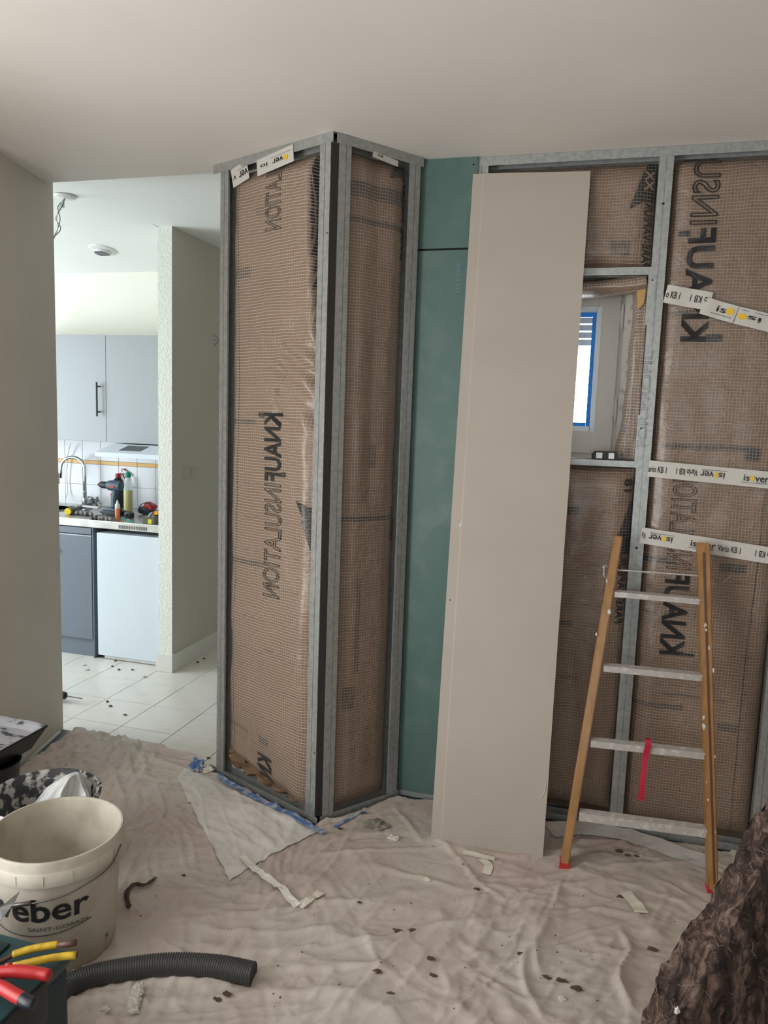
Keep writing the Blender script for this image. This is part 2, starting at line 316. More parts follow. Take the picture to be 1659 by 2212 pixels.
# glyphs -> mesh remapped onto any surface fn(s, t) with s,t in 0..1 over the text box
def glyph_mesh(text, outline=0.0, bold=0.0, maxedge=.04):
    cu = bpy.data.curves.new('t', 'FONT'); cu.body = text; cu.offset = bold; cu.resolution_u = 3
    if outline: cu.fill_mode = 'NONE'; cu.bevel_depth = outline; cu.bevel_resolution = 0
    ob = bpy.data.objects.new('t', cu); sc.collection.objects.link(ob)
    dg = bpy.context.evaluated_depsgraph_get(); me = bpy.data.meshes.new_from_object(ob.evaluated_get(dg), depsgraph=dg)
    bpy.data.objects.remove(ob); bm = bmesh.new(); bm.from_mesh(me); bpy.data.meshes.remove(me)
    xs = [v.co.x for v in bm.verts]; ys = [v.co.y for v in bm.verts]; x0, x1, y0, y1 = min(xs), max(xs), min(ys), max(ys)
    if outline: 
        for v in bm.verts: v.co.z *= .3
    if not outline:
        bmesh.ops.triangulate(bm, faces=bm.faces)
        for _ in range(3):
            es = [e for e in bm.edges if e.calc_length() > maxedge*(x1-x0)]
            if not es: break
            bmesh.ops.subdivide_edges(bm, edges=es, cuts=1); bmesh.ops.triangulate(bm, faces=bm.faces)
    return bm, (x0, x1, y0, y1)
def text_on(name, text, fn, material, parent, outline=0.0, bold=0.0, maxedge=.04, label=None):
    bm, (x0, x1, y0, y1) = glyph_mesh(text, outline, bold, maxedge)
    for v in bm.verts: v.co = fn((v.co.x-x0)/(x1-x0), (v.co.y-y0)/(y1-y0))
    me = bpy.data.meshes.new(name); bm.to_mesh(me); bm.free()
    return tag(link_mesh(name, me, material, parent), label)
# ---------------------------------------------------------------- setting: floors, ceilings, walls
H = 2.65
def struct(name, mb, material, parent=None, **kw):
    o = mb.build(name, material, parent, **kw)
    if parent is None: o['kind'] = 'structure'
    return o
struct("floor", MB().prism([(-2.9, -2.6, -.004), (2.3, -2.6, -.004), (2.3, 3.125, -.004), (-1.3, 3.125, -.004), (-1.3, 2.97, -.004), (-2.30, 2.97, -.004), (-2.30, 3.125, -.004), (-2.9, 3.125, -.004)], (0, 0, -.096)), M["grey_floor"]); struct("floor", MB().box((-2.299, 2.971, -.10), (-1.301, 3.125, -.006)), M["grout"]); struct("floor", MB().box((-2.9, 3.126, -.10), (2.3, 3.46, -.005)), M["grout"])
kf = struct('floor', MB().box((-5.2, 3.07, -.10), (-.6, 6.2, -.006)), M['grout']); struct('floor', MB().box((-5.2, 1.8, -.10), (-2.9, 3.07, -.006)), M['grout'])
proto = MB().box((0, 0, -.010), (.296, .296, 0), bev=.0015); tm = None
gx, gy = -2.293, 3.867
for i in range(-9, 4):
    for j in range(-7, 8):
        x, y = gx+.3*i+.002, gy+.3*j+.002
        if y < 3.05 and x > -2.75:
            if y > 2.9: MB().box((x, 2.973 if -2.30 < x < -1.6 else 3.128, -.010), (x+.296, y+.296, 0), bev=.001).build("tile", M["tile"], kf)
            continue
        if y > 5.9 or x > -1.25 or (y > 4.15 and x < -2.9): continue
        if y < 2.0: continue
        if tm is None:
            t = proto.build('tile', M['tile'], kf); tm = t.data; t.location = (x, y, 0)
        else:
            t = bpy.data.objects.new('tile', tm); sc.collection.objects.link(t); t.parent = kf; t.location = (x, y, rng.uniform(-.0006, .0006))
# ceilings
c = MB(); c.prism([(-2.75, -2.6, H), (2.3, -2.6, H), (2.3, 3.5, H), (-1.64, 3.5, H), (-1.64, 3.07, H), (-2.75, 3.07, H)], (0, 0, .09)); struct('ceiling', c, M['ceiling'])
c = MB(); c.box((-2.585, 4.00, 2.70), (-.5, 6.3, 2.80)); c.box((-5.2, 1.9, 2.70), (-2.76, 3.075, 2.8)); c.box((-5.2, 3.075, 2.70), (-.5, 4.00, 2.80))
yz = [(4.00+.8*t, 2.70-.13*t**1.5) for t in np.linspace(0, 1, 12)]
c.prism([(-5.2, y, z) for y, z in yz]+[(-5.2, 4.80, 2.8), (-5.2, 4.00, 2.8)], (2.615, 0, 0)); struct('ceiling', c, M['ceiling_k'], angle=15)
# left wall: a stub running away from the camera, then the part with the big window behind the camera
wl = MB()
A, B2_, = Vector((-2.540, 3.13, 0)), Vector((-2.37, 2.48, 0)); dn = Vector((-(B2_-A).y, (B2_-A).x, 0)).normalized()*-.12
if dn.x > 0: dn = -dn
wl.prism([A, B2_, B2_+dn+Vector((0, -.02, 0)), A+dn], (0, 0, H+.02))
wl.box((-2.47, 1.3, 0), (-2.37, 2.48, H)); wl.box((-2.47, -2.6, 0), (-2.37, -1.25, H)); wl.box((-2.47, -1.25, 0), (-2.37, 1.3, .25)); wl.box((-2.47, -1.25, 2.4), (-2.37, 1.3, H))
struct('wall_left', wl, M['wall_l'])
struct('trim_1', MB().prism([(-2.532, 3.085, 0), (-2.45, 2.75, 0), (-2.438, 2.752, 0), (-2.520, 3.088, 0)], (0, 0, .012)), M['plinth'])
bk = MB(); bk.box((-2.47, -2.7, 0), (-1.3, -2.6, H)).box((.9, -2.7, 0), (2.3, -2.6, H)).box((-1.3, -2.7, 0), (.9, -2.6, .7)).box((-1.3, -2.7, 2.3), (.9, -2.6, H)); struct('wall_rear', bk, M['wall_l'])
struct('wall_right', MB().box((2.2, -2.6, 0), (2.3, 3.07, H)), M['wall_l'])
# outer masonry wall behind the studs, with the small window opening
ow = MB(); y0, y1 = 3.20, 3.46
ow.box((-.60, y0, 0), (-.30, y1, H)).box((.056, y0, 0), (2.3, y1, H)).box((-.30, y0, 0), (.056, y1, 1.50)).box((-.30, y0, 2.17), (.056, y1, H))
struct('wall_back', ow, M['reveal'])
# kitchen walls
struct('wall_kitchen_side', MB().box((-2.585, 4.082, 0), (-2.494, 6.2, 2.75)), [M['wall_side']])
struct('trim_2', MB().box((-2.587, 4.079, 0), (-2.493, 4.083, 2.70)), M['wall_tex'])
bb = MB(); bb.box((-2.600, 4.066, 0), (-2.484, 4.080, .113), bev=.003); bb.box((-2.496, 4.080, 0), (-2.484, 6.1, .113)); struct('baseboard_kitchen', bb, M['plinth'])
kb = struct('wall_kitchen', MB().box((-5.2, 4.765, 0), (-2.585, 4.9, 2.75)), M['wall_k'])
struct('wall_hall', MB().box((-2.5, 6.1, 0), (-.4, 6.2, 2.75)).box((-.60, 3.2, 0), (-.5, 6.2, 2.75)), M['wall_k'])
kl = MB(); kl.box((-5.3, 1.8, 0), (-5.2, 4.9, .5)).box((-5.3, 1.8, 2.35), (-5.2, 4.9, 2.75)).box((-5.3, 3.8, .5), (-5.2, 4.9, 2.35)); kl.box((-5.3, 1.7, 0), (-2.44, 1.8, 2.75)); struct('wall_kitchen_left', kl, M['wall_k'])
# backsplash tiles
struct('trim_3', MB().box((-4.2, 4.757, .915), (-2.587, 4.766, 1.56)), M['wgrout'])
bs = bpy.data.objects['trim_3']; tmesh = bmesh_w = None
for i in range(-5, 4):
    x = -3.184+.1525*i
    for z, h_, nm, mt in ((.918, .150, 'tile', 'wtile'), (1.070, .150, 'tile', 'wtile'), (1.222, .026, 'border_tile', 'otile'), (1.250, .150, 'tile', 'wtile'), (1.402, .150, 'tile', 'wtile')):
        x1 = min(x+.150, -2.588)
        if x1-x < .02: continue
        MB().box((x, 4.750, z), (x1, 4.758, z+h_), bev=.001).build(nm, M[mt], bs)
# ---------------------------------------------------------------- kitchen units
wc = thing('wall_cabinet', (-3.1, 4.58, 1.405), 'pale grey two-door wall cabinet above the sink with a black bar handle', 'cabinet')
MB().box((-4.0, 4.42, 1.405), (-2.59, 4.749, 2.11)).build('body', M['cab'], wc)
MB().box((-2.59, 4.42, 1.405), (-2.588, 4.74, 2.11)).build('end_panel', M['cab'], wc)
dL = MB().box((-3.62, 4.40, 1.407), (-3.185, 4.419, 2.108), bev=.0015).build('door', M['cab'], wc)
MB().box((-3.182, 4.40, 1.405), (-2.592, 4.419, 2.108), bev=.0015).build('door', M['cab'], wc)
hb = MB(); hb.cyl((-3.232, 4.368, 1.575), (-3.232, 4.368, 1.800), .006, n=10)
for z in (1.605, 1.772): hb.cyl((-3.232, 4.368, z), (-3.232, 4.400, z), .005, n=8)
tag(hb.build('handle', M['black'], dL, angle=40), 'black bar handle')
hd = thing('range_hood', (-2.86, 4.45, 1.33), 'slim white cooker hood under the right-hand door of the grey wall cabinet', 'cooker hood')
MB().prism([(-3.125, 4.20, 1.322), (-3.125, 4.20, 1.350), (-3.125, 4.385, 1.398), (-3.125, 4.395, 1.398), (-3.125, 4.748, 1.40), (-3.125, 4.748, 1.322)], (.532, 0, 0)).build('canopy', M['white'], hd)
g = MB()
for k in range(9): 
    x = -2.985+.018*k; g.box((x, 4.25, 1.3745), (x+.010, 4.36, 1.3775), rot=Matrix.Rotation(R(14.5), 3, 'X'), pivot=Vector((x, 4.30, 1.3755)))
g.build('grille', M['black'], hd)
tag(MB().box((-2.645, 4.197, 1.328), (-2.615, 4.2, 1.342)).build('switch', M['groove'], hd), 'small grey switch block')
ct = thing('worktop', (-3.2, 4.45, .87), 'stainless steel kitchen worktop with a round sink and slotted front edge', 'worktop')
w_ = MB(); w_.box((-4.6, 4.13, .868), (-2.59, 4.749, .918), bev=.004); wt = w_.build('top', M['inox'], ct)
sl = MB()
for k in range(17): sl.box((-2.905+.0123*k, 4.1285, .877), (-2.8985+.0123*k, 4.1305, .899))
sl.build('vent_slots', M['groove'], ct)
sk = MB(); sk.lathe((-3.72, 4.45, .9185), [(.200, .0), (.205, .004), (.19, .006), (.178, .001), (.165, -.0005), (.01, -.0005)], 40); tag(sk.build('sink', M['inox'], ct, smooth=True), 'round sink bowl rim')
fc = thing('kitchen_tap', (-3.555, 4.655, .919), 'chrome swan-neck kitchen tap behind the sink', 'tap')
MB().cyl((-3.555, 4.655, .919), (-3.555, 4.655, .985), .021, n=20).build('base', M['chrome'], fc, angle=40)
arch = [(-3.553, 4.655, .98), (-3.553, 4.655, 1.16)] + [(-3.553-.083+.083*math.cos(a), 4.655-.045*(1-math.cos(a))/2, 1.19+.083*math.sin(a)) for a in np.linspace(0, math.pi, 12)] + [(-3.722, 4.61, 1.12)]
MB().tube(arch, .0115, 14).build('spout', M['chrome'], fc, smooth=True)
MB().tube([(-3.54, 4.645, .965), (-3.50, 4.63, .975), (-3.475, 4.62, .99)], .006, 8).build('lever', M['chrome'], fc, smooth=True)
bc = thing('base_cabinet', (-3.5, 4.45, 0), 'dark slate-grey base cabinet under the sink, left of the fridge', 'cabinet')
MB().box((-4.5, 4.16, .12), (-3.108, 4.745, .865)).build('body', M['cabdk'], bc)
tag(MB().box((-4.5, 4.13, .822), (-3.112, 4.159, .862)).build('top_rail', M['cabdk'], bc), 'narrow rail above the door')
dr = MB().box((-3.72, 4.132, .125), (-3.112, 4.158, .808), bev=.002).build('door', M['cabdk'], bc)
tag(MB().box((-3.72, 4.130, .808), (-3.112, 4.15, .814)).build('edge_strip', M['cabedge'], dr), 'pale top edge of the door')
tag(MB().cyl((-3.365, 4.112, .70), (-3.365, 4.132, .70), .009, n=12).build('handle', M['black'], dr), 'black knob')
MB().box((-4.5, 4.165, .0), (-3.112, 4.18, .12)).build('plinth', M['cabdk'], bc)
MB().box((-3.1075, 4.135, .0), (-3.100, 4.745, .865)).build('end_panel', M['cabdk'], bc)
fr = thing('refrigerator', (-2.83, 4.4, 0), 'small white undercounter fridge between the slate cabinet and the wall end', 'fridge')
MB().box((-3.07, 4.185, .03), (-2.615, 4.70, .838)).build('body', M['white'], fr)
MB().box((-3.072, 4.132, .028), (-2.608, 4.182, .838), bev=.006).build('door', M['white'], fr)
for x in (-3.05, -2.64): MB().cyl((x, 4.20, 0), (x, 4.20, .03), .014, n=10).build('foot', M['wplastic'], fr)
MB().box((-3.035, 4.150, .006), (-2.63, 4.165, .027)).build('base_grille', M['wplastic'], fr)
# ceiling fittings
vt = thing('ceiling_vent', PF(226, 556, 2.62), 'round white extractor vent with slats in the kitchen ceiling', 'vent')
v0 = PF(222, 553, 2.612); v0.z = 2.70-.13*(max(0, v0.y-4.0)/.8)**1.5-.002; rot = Matrix.Rotation(math.atan2(-.13*1.5/.8*(max(0, v0.y-4.0)/.8)**.5, 1), 4, 'X')
def tilt(mb):
    bmesh.ops.transform(mb.bm, matrix=Matrix.Translation(v0) @ rot, verts=mb.bm.verts); return mb
tilt(MB().lathe((0, 0, 0), [(.0, -.012), (.055, -.012), (.085, -.006), (.088, 0), (.085, .03)], 40)).build('ring', M['wplastic'], vt, smooth=True)
tilt(MB().lathe((0, 0, 0), [(.0, -.026), (.048, -.026), (.052, -.02), (.050, -.008)], 36)).build('cone', M['wplastic'], vt, angle=40)
for k in range(5):
    yv = -.036+.016*k; hw = math.sqrt(max(.0475**2-yv**2, .0001)); tilt(MB().box((-hw, yv-.004, -.0295), (hw, yv+.001, -.0255))).build('slat', M['groove'], vt)
rs = PF(141, 423, 2.698)
cr = thing('ceiling_rose', rs, 'white ceiling outlet plate with loose twisted wires in the kitchen', 'ceiling outlet')
MB().lathe(rs, [(0, -.012), (.045, -.012), (.056, -.004), (.057, .0)], 36).build('plate', M['wplastic'], cr, smooth=True)
for k, (dx, dy) in enumerate(((0, 0), (.012, .008), (-.01, .012))):
    q = [rs+Vector((.0, 0, -.01)), rs+Vector((-.02+dx, -.02, -.06)), rs+Vector((-.045-dx, -.01+dy, -.11)), rs+Vector((-.05+dx, dy, -.16)), rs+Vector((-.085-dx*.5, -.01+dy, -.215))]
    tag(MB().tube(bez(q, 6), .0024, 6).build('wire', [M['cordw'], M['wire'], M['faintink']][k], cr, smooth=True), ['white wire', 'dark wire', 'blue wire'][k])
MB().cyl(rs+Vector((-.008, -.008, -.03)), rs+Vector((-.010, -.008, -.06)), .008, n=8).build('terminal', M['wplastic'], cr)
# sockets and switches
for k, (px, lab) in enumerate(((401, 'left one of two plain square light switches on the shaded hall wall'), (419, 'right one of two plain square light switches on the shaded hall wall'))):
    p = PV(px, 1022+k*-1, (-2.494, 4.1), 90)
    s_ = thing('light_switch', p, lab, 'switch', 'light switches on the hall wall')
    MB().box(p+Vector((0, -.038, -.038)), p+Vector((.007, .038, .038)), bev=.002).build('plate', M['switch'], s_)
    MB().box(p+Vector((.007, -.026, -.027)), p+Vector((.011, .026, .027)), bev=.001).build('rocker', M['switch'], s_)
p = PV(117, 1033, (0, 4.749), 0); s_ = thing('wall_socket', p, 'white square wall socket on the tiles beside the sink', 'socket')
MB().box(p+Vector((-.04, -.010, -.04)), p+Vector((.04, 0, .04)), bev=.003).build('plate', M['wplastic'], s_)
MB().cyl(p+Vector((0, -.012, 0)), p+Vector((0, -.009, 0)), .019, n=20).build('insert', M['groove'], s_)
q = [PV(152, 958, (0, 4.70), 0), PV(146, 985, (0, 4.72), 0), PV(144, 1030, (0, 4.73), 0), PV(146, 1062, (0, 4.73), 0), PV(141, 1078, (0, 4.7), 0)]
tag(MB().tube(bez(q, 6), .0035, 8).build('power_cable', M['cordw'], origin=q[0]), 'thin white cable hanging from the wall cabinet to the sink', 'cable')
q = PV(476, 733, (-1.62, 2.99), 0); cb = MB()
for a in ((-.03, .02), (-.035, -.004), (-.028, -.028)): cb.tube([q+Vector((.02, 0, 0)), q+Vector((a[0]*.5, 0, a[1]*.4)), q+Vector((a[0], -.004, a[1]))], .0018, 6)
tag(cb.build('wire_ends', M['wire'], origin=q), 'dark stripped wire ends poking out past the left metal stud', 'wires')
# ---------------------------------------------------------------- metal stud frames
class Face:
    """a vertical plane: origin A on the floor, direction e along the wall, normal n towards the room"""
    def __init__(s, A, B):
        s.A = Vector((*A, 0)); s.e = (Vector((*B, 0))-s.A); s.L = s.e.length; s.e.normalize(); s.n = Vector((s.e.y, -s.e.x, 0))
    def p(s, u, z, d=0.0): return s.A + s.e*u + s.n*d + Vector((0, 0, z))
def fbox(mb, F, u0, u1, z0, z1, d0, d1):
    mb.prism([F.p(u0, z0, d0), F.p(u1, z0, d0), F.p(u1, z1, d0), F.p(u0, z1, d0)], F.n*(d1-d0)); return mb
def stud(F, u0, u1, z0, z1, parent, flip=False, groove=True, name='stud', mid=None):
    mb = MB(); m_ = mid if mid is not None else (u0+u1)/2
    fbox(mb, F, u0, m_-.0013, z0, z1, -.002, 0); fbox(mb, F, m_+.0013, u1, z0, z1, -.002, 0); fbox(mb, F, m_-.0015, m_+.0015, z0, z1, -.0045, -.0025)
    w0 = u1-.002 if flip else u0; fbox(mb, F, w0, w0+.002, z0, z1, -.048, -.0005)
    fbox(mb, F, u0, u1, z0, z1, -.050, -.048)
    l0 = u0 if flip else u1-.0015; fbox(mb, F, l0, l0+.0015, z0, z1, -.009, -.001)
    o = mb.build(name, M['steel'], parent)
    return o
def track(F, u0, u1, z0, z1, parent, top, name):
    mb = MB(); fbox(mb, F, u0, u1, z0, z1, -.0005, .0015); fbox(mb, F, u0, u1, z0, z1, -.0525, -.0505)
    zz = z1-.002 if top else z0; fbox(mb, F, u0, u1, zz, zz+.002, -.052, .0)
    return mb.build(name, M['steel'], parent)
def screws(F, pts, parent, r=.0035):
    for (u, z) in pts:
        a = F.p(u, z, .0005); MB().cyl(a, a+F.n*.0022, r, r*.7, n=10).build('screw', M['black'], parent)
class Panel:
    """soft skin of an insulation batt on a Face; depth field d(u,z)"""
    def __init__(s, F, u0, u1, z0, z1, dfun): s.F, s.u0, s.u1, s.z0, s.z1, s.d = F, u0, u1, z0, z1, dfun
    def pt(s, u, z, off=0.0): return s.F.p(u, z, s.d(u, z)+off)
    def mesh(s, material, parent, name='membrane', res=.011):
        nu = max(2, int((s.u1-s.u0)/res)); nz = max(2, int((s.z1-s.z0)/res)); vs_, fs, uv = [], [], []
        for j in range(nz+1):
            for i in range(nu+1):
                u = s.u0+(s.u1-s.u0)*i/nu; z = s.z0+(s.z1-s.z0)*j/nz; vs_.append(s.pt(u, z)); uv.append((u, z))
        for j in range(nz):
            for i in range(nu): a = j*(nu+1)+i; fs.append((a, a+1, a+nu+2, a+nu+1))
        me = bpy.data.meshes.new(name); me.from_pydata(vs_, [], fs); l = me.uv_layers.new(name='UVMap')
        for lp in me.loops: l.data[lp.index].uv = uv[lp.vertex_index]
        return link_mesh(name, me, material, parent, smooth=True)
    def text(s, name, text, mt, parent, uc, z_start, z_end, u_base, u_top, **kw):
        """reads from z_start to z_end; glyph bottoms at u_base, tops at u_top (mirrored when the pair is the wrong way round)"""
        uvs = []
        def fn(a, b):
            u, z = u_base+(u_top-u_base)*b, z_start+(z_end-z_start)*a; uvs.append((u, z)); return s.pt(u, z, .0035)
        o = text_on(name, text, fn, M['inkgrid'], parent, **kw); l = o.data.uv_layers.new(name='UVMap')
        for lp in o.data.loops: l.data[lp.index].uv = uvs[lp.vertex_index]
        return o
    def patch(s, name, pts, parent, mt=None, off=.0045):
        bm = bmesh.new(); bm.faces.new([bm.verts.new((u, z, 0)) for u, z in pts]); bmesh.ops.triangulate(bm, faces=bm.faces)
        for _ in range(5):
            es = [e for e in bm.edges if e.calc_length() > .016]
            if not es: break
            bmesh.ops.subdivide_edges(bm, edges=es, cuts=1); bmesh.ops.triangulate(bm, faces=bm.faces)
        l = bm.loops.layers.uv.new('UVMap')
        for f in bm.faces:
            for lp in f.loops: lp[l].uv = lp.vert.co.xy
        for v in bm.verts: v.co = s.pt(v.co.x, v.co.y, off)
        me = bpy.data.meshes.new(name); bm.to_mesh(me); bm.free(); return link_mesh(name, me, mt or M['inkgrid'], parent)
def nz(u, z, s=0): return noise.noise(Vector((u, z, s)))
def falloff(F_, u, z, u0, u1, z0, z1, w_=.06):
    a = min(u-u0, u1-u)/w_; b = min(z-z0, z1-z)/w_; return max(0, min(1, a))**.5*max(0, min(1, b))**.5
M['inkgrid'] = membrane_mat('black_print_under_scrim', black=True, fil=.28)
# ---- left face of the boxed-in corner
FL = Face((-1.612, 2.972), (-.998, 2.703))
pl = thing('stud_frame', FL.p(.33, 0), 'galvanised metal stud frame of the boxed-in corner facing the kitchen opening', 'stud frame', 'metal stud frames')
LZ = 2.65
track(FL, -.012, .672, 2.615, LZ-.001, pl, True, 'top_track'); track(FL, -.012, .676, .004, .034, pl, False, 'bottom_track')
stud(FL, .034, .084, .034, 2.622, pl); stud(FL, .606, .660, .034, 2.622, pl, flip=True)
screws(FL, [(.665, 1.10), (.652, .30), (.652, 2.3)], pl, .003)
cp = MB(); fbox(cp, FL, .008, .034, .02, .055, -.045, -.03); tag(cp.build('track_end', M['black'], pl), 'black rubber seal at the track end')
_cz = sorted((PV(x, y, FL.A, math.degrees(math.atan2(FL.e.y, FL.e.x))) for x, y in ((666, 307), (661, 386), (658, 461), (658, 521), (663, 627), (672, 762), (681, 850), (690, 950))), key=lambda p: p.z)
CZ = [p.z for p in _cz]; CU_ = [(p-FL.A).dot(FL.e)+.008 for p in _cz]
def dL_(u, z):
    f = falloff(FL, u, z, .085, .60, .06, 2.60, .05)
    b = -.050+.045*f + .012*nz(u*4, z*2.2, 1)*f + .004*nz(u*16, z*11, 2)
    cr_ = float(np.interp(z, CZ, CU_))           # fold that drops back behind the right stud at the top
    if z > 1.45 and u > cr_: b -= min(.13, (u-cr_)*4.5)
    # crumpled fold around mid height
    k = math.exp(-((z-1.78)/.20)**2)*max(0, min(1, (u-.28)/.12)); b += .016*k*math.sin((z*1.0+u*.9)*46+3*nz(u*6, z*6, 5)) + .014*k*nz(u*9, z*9, 3)
    k = math.exp(-((z-1.15)/.28)**2)*max(0, min(1, (u-.35)/.1)); b += .018*k*nz(u*5, z*4.5, 9)
    b += .010*math.exp(-((z-.55)/.4)**2)*math.sin(z*16+u*9)*.4
    return min(b, .004)
mL = membrane_mat('membrane_corner_left', seam=.148, bands=((.18, 1.60, .09, .012, .9), (.22, 1.01, .14, .016, .8), (.30, 2.43, .05, .02, .4), (.36, .93, .022, .022, .9), (.40, 1.72, .02, .02, .5), (.17, .255, .07, .012, .9), (.34, .245, .035, .02, .9), (.16, 2.2, .06, .025, .7), (.38, .66, .03, .012, .6), )+tuple((float(np.interp(zz, CZ, CU_))+.055, zz, .055, .03, 3.0 if zz > 2.25 else 1.3) for zz in np.arange(1.78, 2.62, .06)), fil=.55, hz=1.45, warm=1.25)  # trailing bands paint the crease's shade and black print into the colour
ins = thing('insulation_panel', FL.p(.34, .05, -.05), 'brown meshed insulation in the left-facing bay of the corner box, creased and shiny', 'insulation', 'insulation bays behind metal studs')
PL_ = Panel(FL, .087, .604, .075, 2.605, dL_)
# lower edge curls up to the left as in a sagging bag
def dLz(u): return .13-.10*max(0, (u-.12)/.48)
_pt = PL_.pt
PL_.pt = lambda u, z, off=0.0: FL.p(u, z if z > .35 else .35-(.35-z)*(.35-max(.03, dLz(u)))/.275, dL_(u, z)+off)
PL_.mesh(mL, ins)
mb = MB(); fbox(mb, FL, .086, .604, .036, 2.61, -.40 if False else -.16, -.15); mb.build('wool', M['dark'], ins)
mb = MB()
for k, (u, z, a, b_, c_) in enumerate(((.15, .095, .05, .03, .035), (.24, .075, .06, .03, .030), (.33, .062, .05, .03, .026), (.42, .052, .05, .03, .022), (.51, .045, .05, .028, .016), (.11, .12, .03, .02, .03))):
    q = FL.p(u, z, -.045); mb.blob(q, a, b_, c_, .35, k, 2, 1.6)
tag(mb.build('kraft_fold', M['kraft'], ins, angle=25), 'brown kraft paper bunched below the mesh')
text_seq = [('KNAUF', 1.640, 1.355, .0), ('INSULATION', 1.345, .885, .0025)]
PL_.text('lettering', 'KNAUF', M['ink'], ins, 0, 1.640, 1.365, .425, .325, bold=.03, label='solid black mirrored lettering running down')
PL_.patch('letter_ascender', [(.325, 1.640), (.29, 1.640), (.29, 1.622), (.325, 1.618)], ins, off=.0035); PL_.patch('letter_descender', [(.425, 1.405), (.45, 1.405), (.45, 1.388), (.425, 1.385)], ins, off=.0035)
PL_.text('lettering', 'INSULATION', M['ink'], ins, 0, 1.355, .885, .425, .325, outline=.013, label='outlined black mirrored lettering running down')
PL_.text('lettering', 'ULATION', M['ink'], ins, 0, 2.60, 2.345, .405, .315, outline=.014, label='outlined black mirrored lettering at the top')
PL_.text('lettering', 'KN', M['ink'], ins, 0, .185, .075, .395, .305, bold=.03, label='solid black mirrored letters at the bottom')
for nm, pts in (('print_triangle', [(.515, 1.30), (.600, 1.27), (.600, 1.09), (.56, 1.22)]), ('print_triangle', [(.545, 1.22), (.600, 1.05), (.600, 1.26)])):
    PL_.patch(nm, pts, ins)
def tape_piece(name, ptf, Lt, Wt, label, group, texts, origin, mat_=None, nseg=14, jag=True):
    """ptf(a,b,off): a along 0..1, b across 0..1"""
    mb = MB(); rows = []
    for i in range(nseg+1):
        a = i/nseg; rows.append([mb.bm.verts.new(ptf(a + (random.uniform(-.01, .01) if jag and i in (0, nseg) and 0 else 0), b, .0)) for b in (0, .5, 1)])
    for r0, r1 in zip(rows, rows[1:]):
        for k in range(2): mb.bm.faces.new((r0[k], r1[k], r1[k+1], r0[k+1]))
    o = mb.build(name, mat_ or M['tape'], origin=origin); tag(o, label, 'tape', group)
    for (s, a0, a1, b0, b1, mt) in texts:
        if s == '*':
            mb = MB(); ca, cb = (a0+a1)/2, (b0+b1)/2; n = 16
            vv = [mb.bm.verts.new(ptf(ca+(a1-a0)/2*math.cos(2*math.pi*k/n), cb+(b1-b0)/2*math.sin(2*math.pi*k/n), .0022)) for k in range(n)]; mb.bm.faces.new(vv); mb.build('logo_dot', M[mt], o)
        elif s == '_':
            mb = MB(); mb.bm.faces.new([mb.bm.verts.new(ptf(a, b, .0018)) for a, b in ((a0, b0), (a1, b0), (a1, b1), (a0, b1))]); mb.build('rule_line', M[mt], o)
        else:
            text_on('lettering', s, lambda x, y, a0=a0, a1=a1, b0=b0, b1=b1: ptf(a0+(a1-a0)*x, b0+(b1-b0)*y, .0018), M[mt], o, bold=.012)
    return o
def logo(a0, a1, rev):
    """'isover' + small line; rev = rotated by half a turn"""
    w_ = a1-a0
    def X(t): return a1-w_*t if rev else a0+w_*t
    def Y(t): return 1-t if rev else t
    return [('is', X(0), X(.24), Y(.33), Y(.70), 'ink'), ('*', X(.26), X(.42), Y(.32), Y(.68), 'yellow'), ('ver', X(.45), X(1), Y(.33), Y(.62), 'ink'), ('_', X(-.08), X(.95), Y(.22), Y(.245), 'greyink'), ('SAINT-GOBAIN', X(.5), X(.95), Y(.27), Y(.32), 'greyink')]
def vario(s, a0, a1, rev):
    return [(s, a1 if rev else a0, a0 if rev else a1, .70 if rev else .30, .32 if rev else .68, 'ink')]
def on_face(F, ua, za, ub, zb, wd, dep):
    d = Vector((ub-ua, zb-za)); L = d.length; d /= L; nrm = Vector((-d.y, d.x))
    return (lambda a, b, off: F.p(ua+d.x*L*a+nrm.x*wd*(b-.5), za+d.y*L*a+nrm.y*wd*(b-.5), dep(a)+off)), L
f_, L_ = on_face(FL, .112, 2.575, .205, 2.600, .075, lambda a: .004-.004*a)
tape_piece('adhesive_tape', f_, L_, .075, 'short torn white tape at the far left under the ceiling track', 'printed white tapes', [('ver', .98, .45, .62, .30, 'ink'), ('_', .4, .98, .72, .74, 'greyink'), ('V', .28, .08, .60, .36, 'ink')], FL.p(.15, 2.58, .004))
f_, L_ = on_face(FL, .265, 2.590, .470, 2.612, .062, lambda a: .0045)
tape_piece('adhesive_tape', f_, L_, .062, 'short white tape with a yellow dot, second from left under the ceiling track', 'printed white tapes', [('*', .86, .74, .28, .58, 'yellow'), ('ver', .73, .44, .62, .36, 'ink'), ('_', .4, .95, .72, .74, 'greyink'), ('io', .30, .10, .60, .36, 'ink')], FL.p(.36, 2.6, .004))
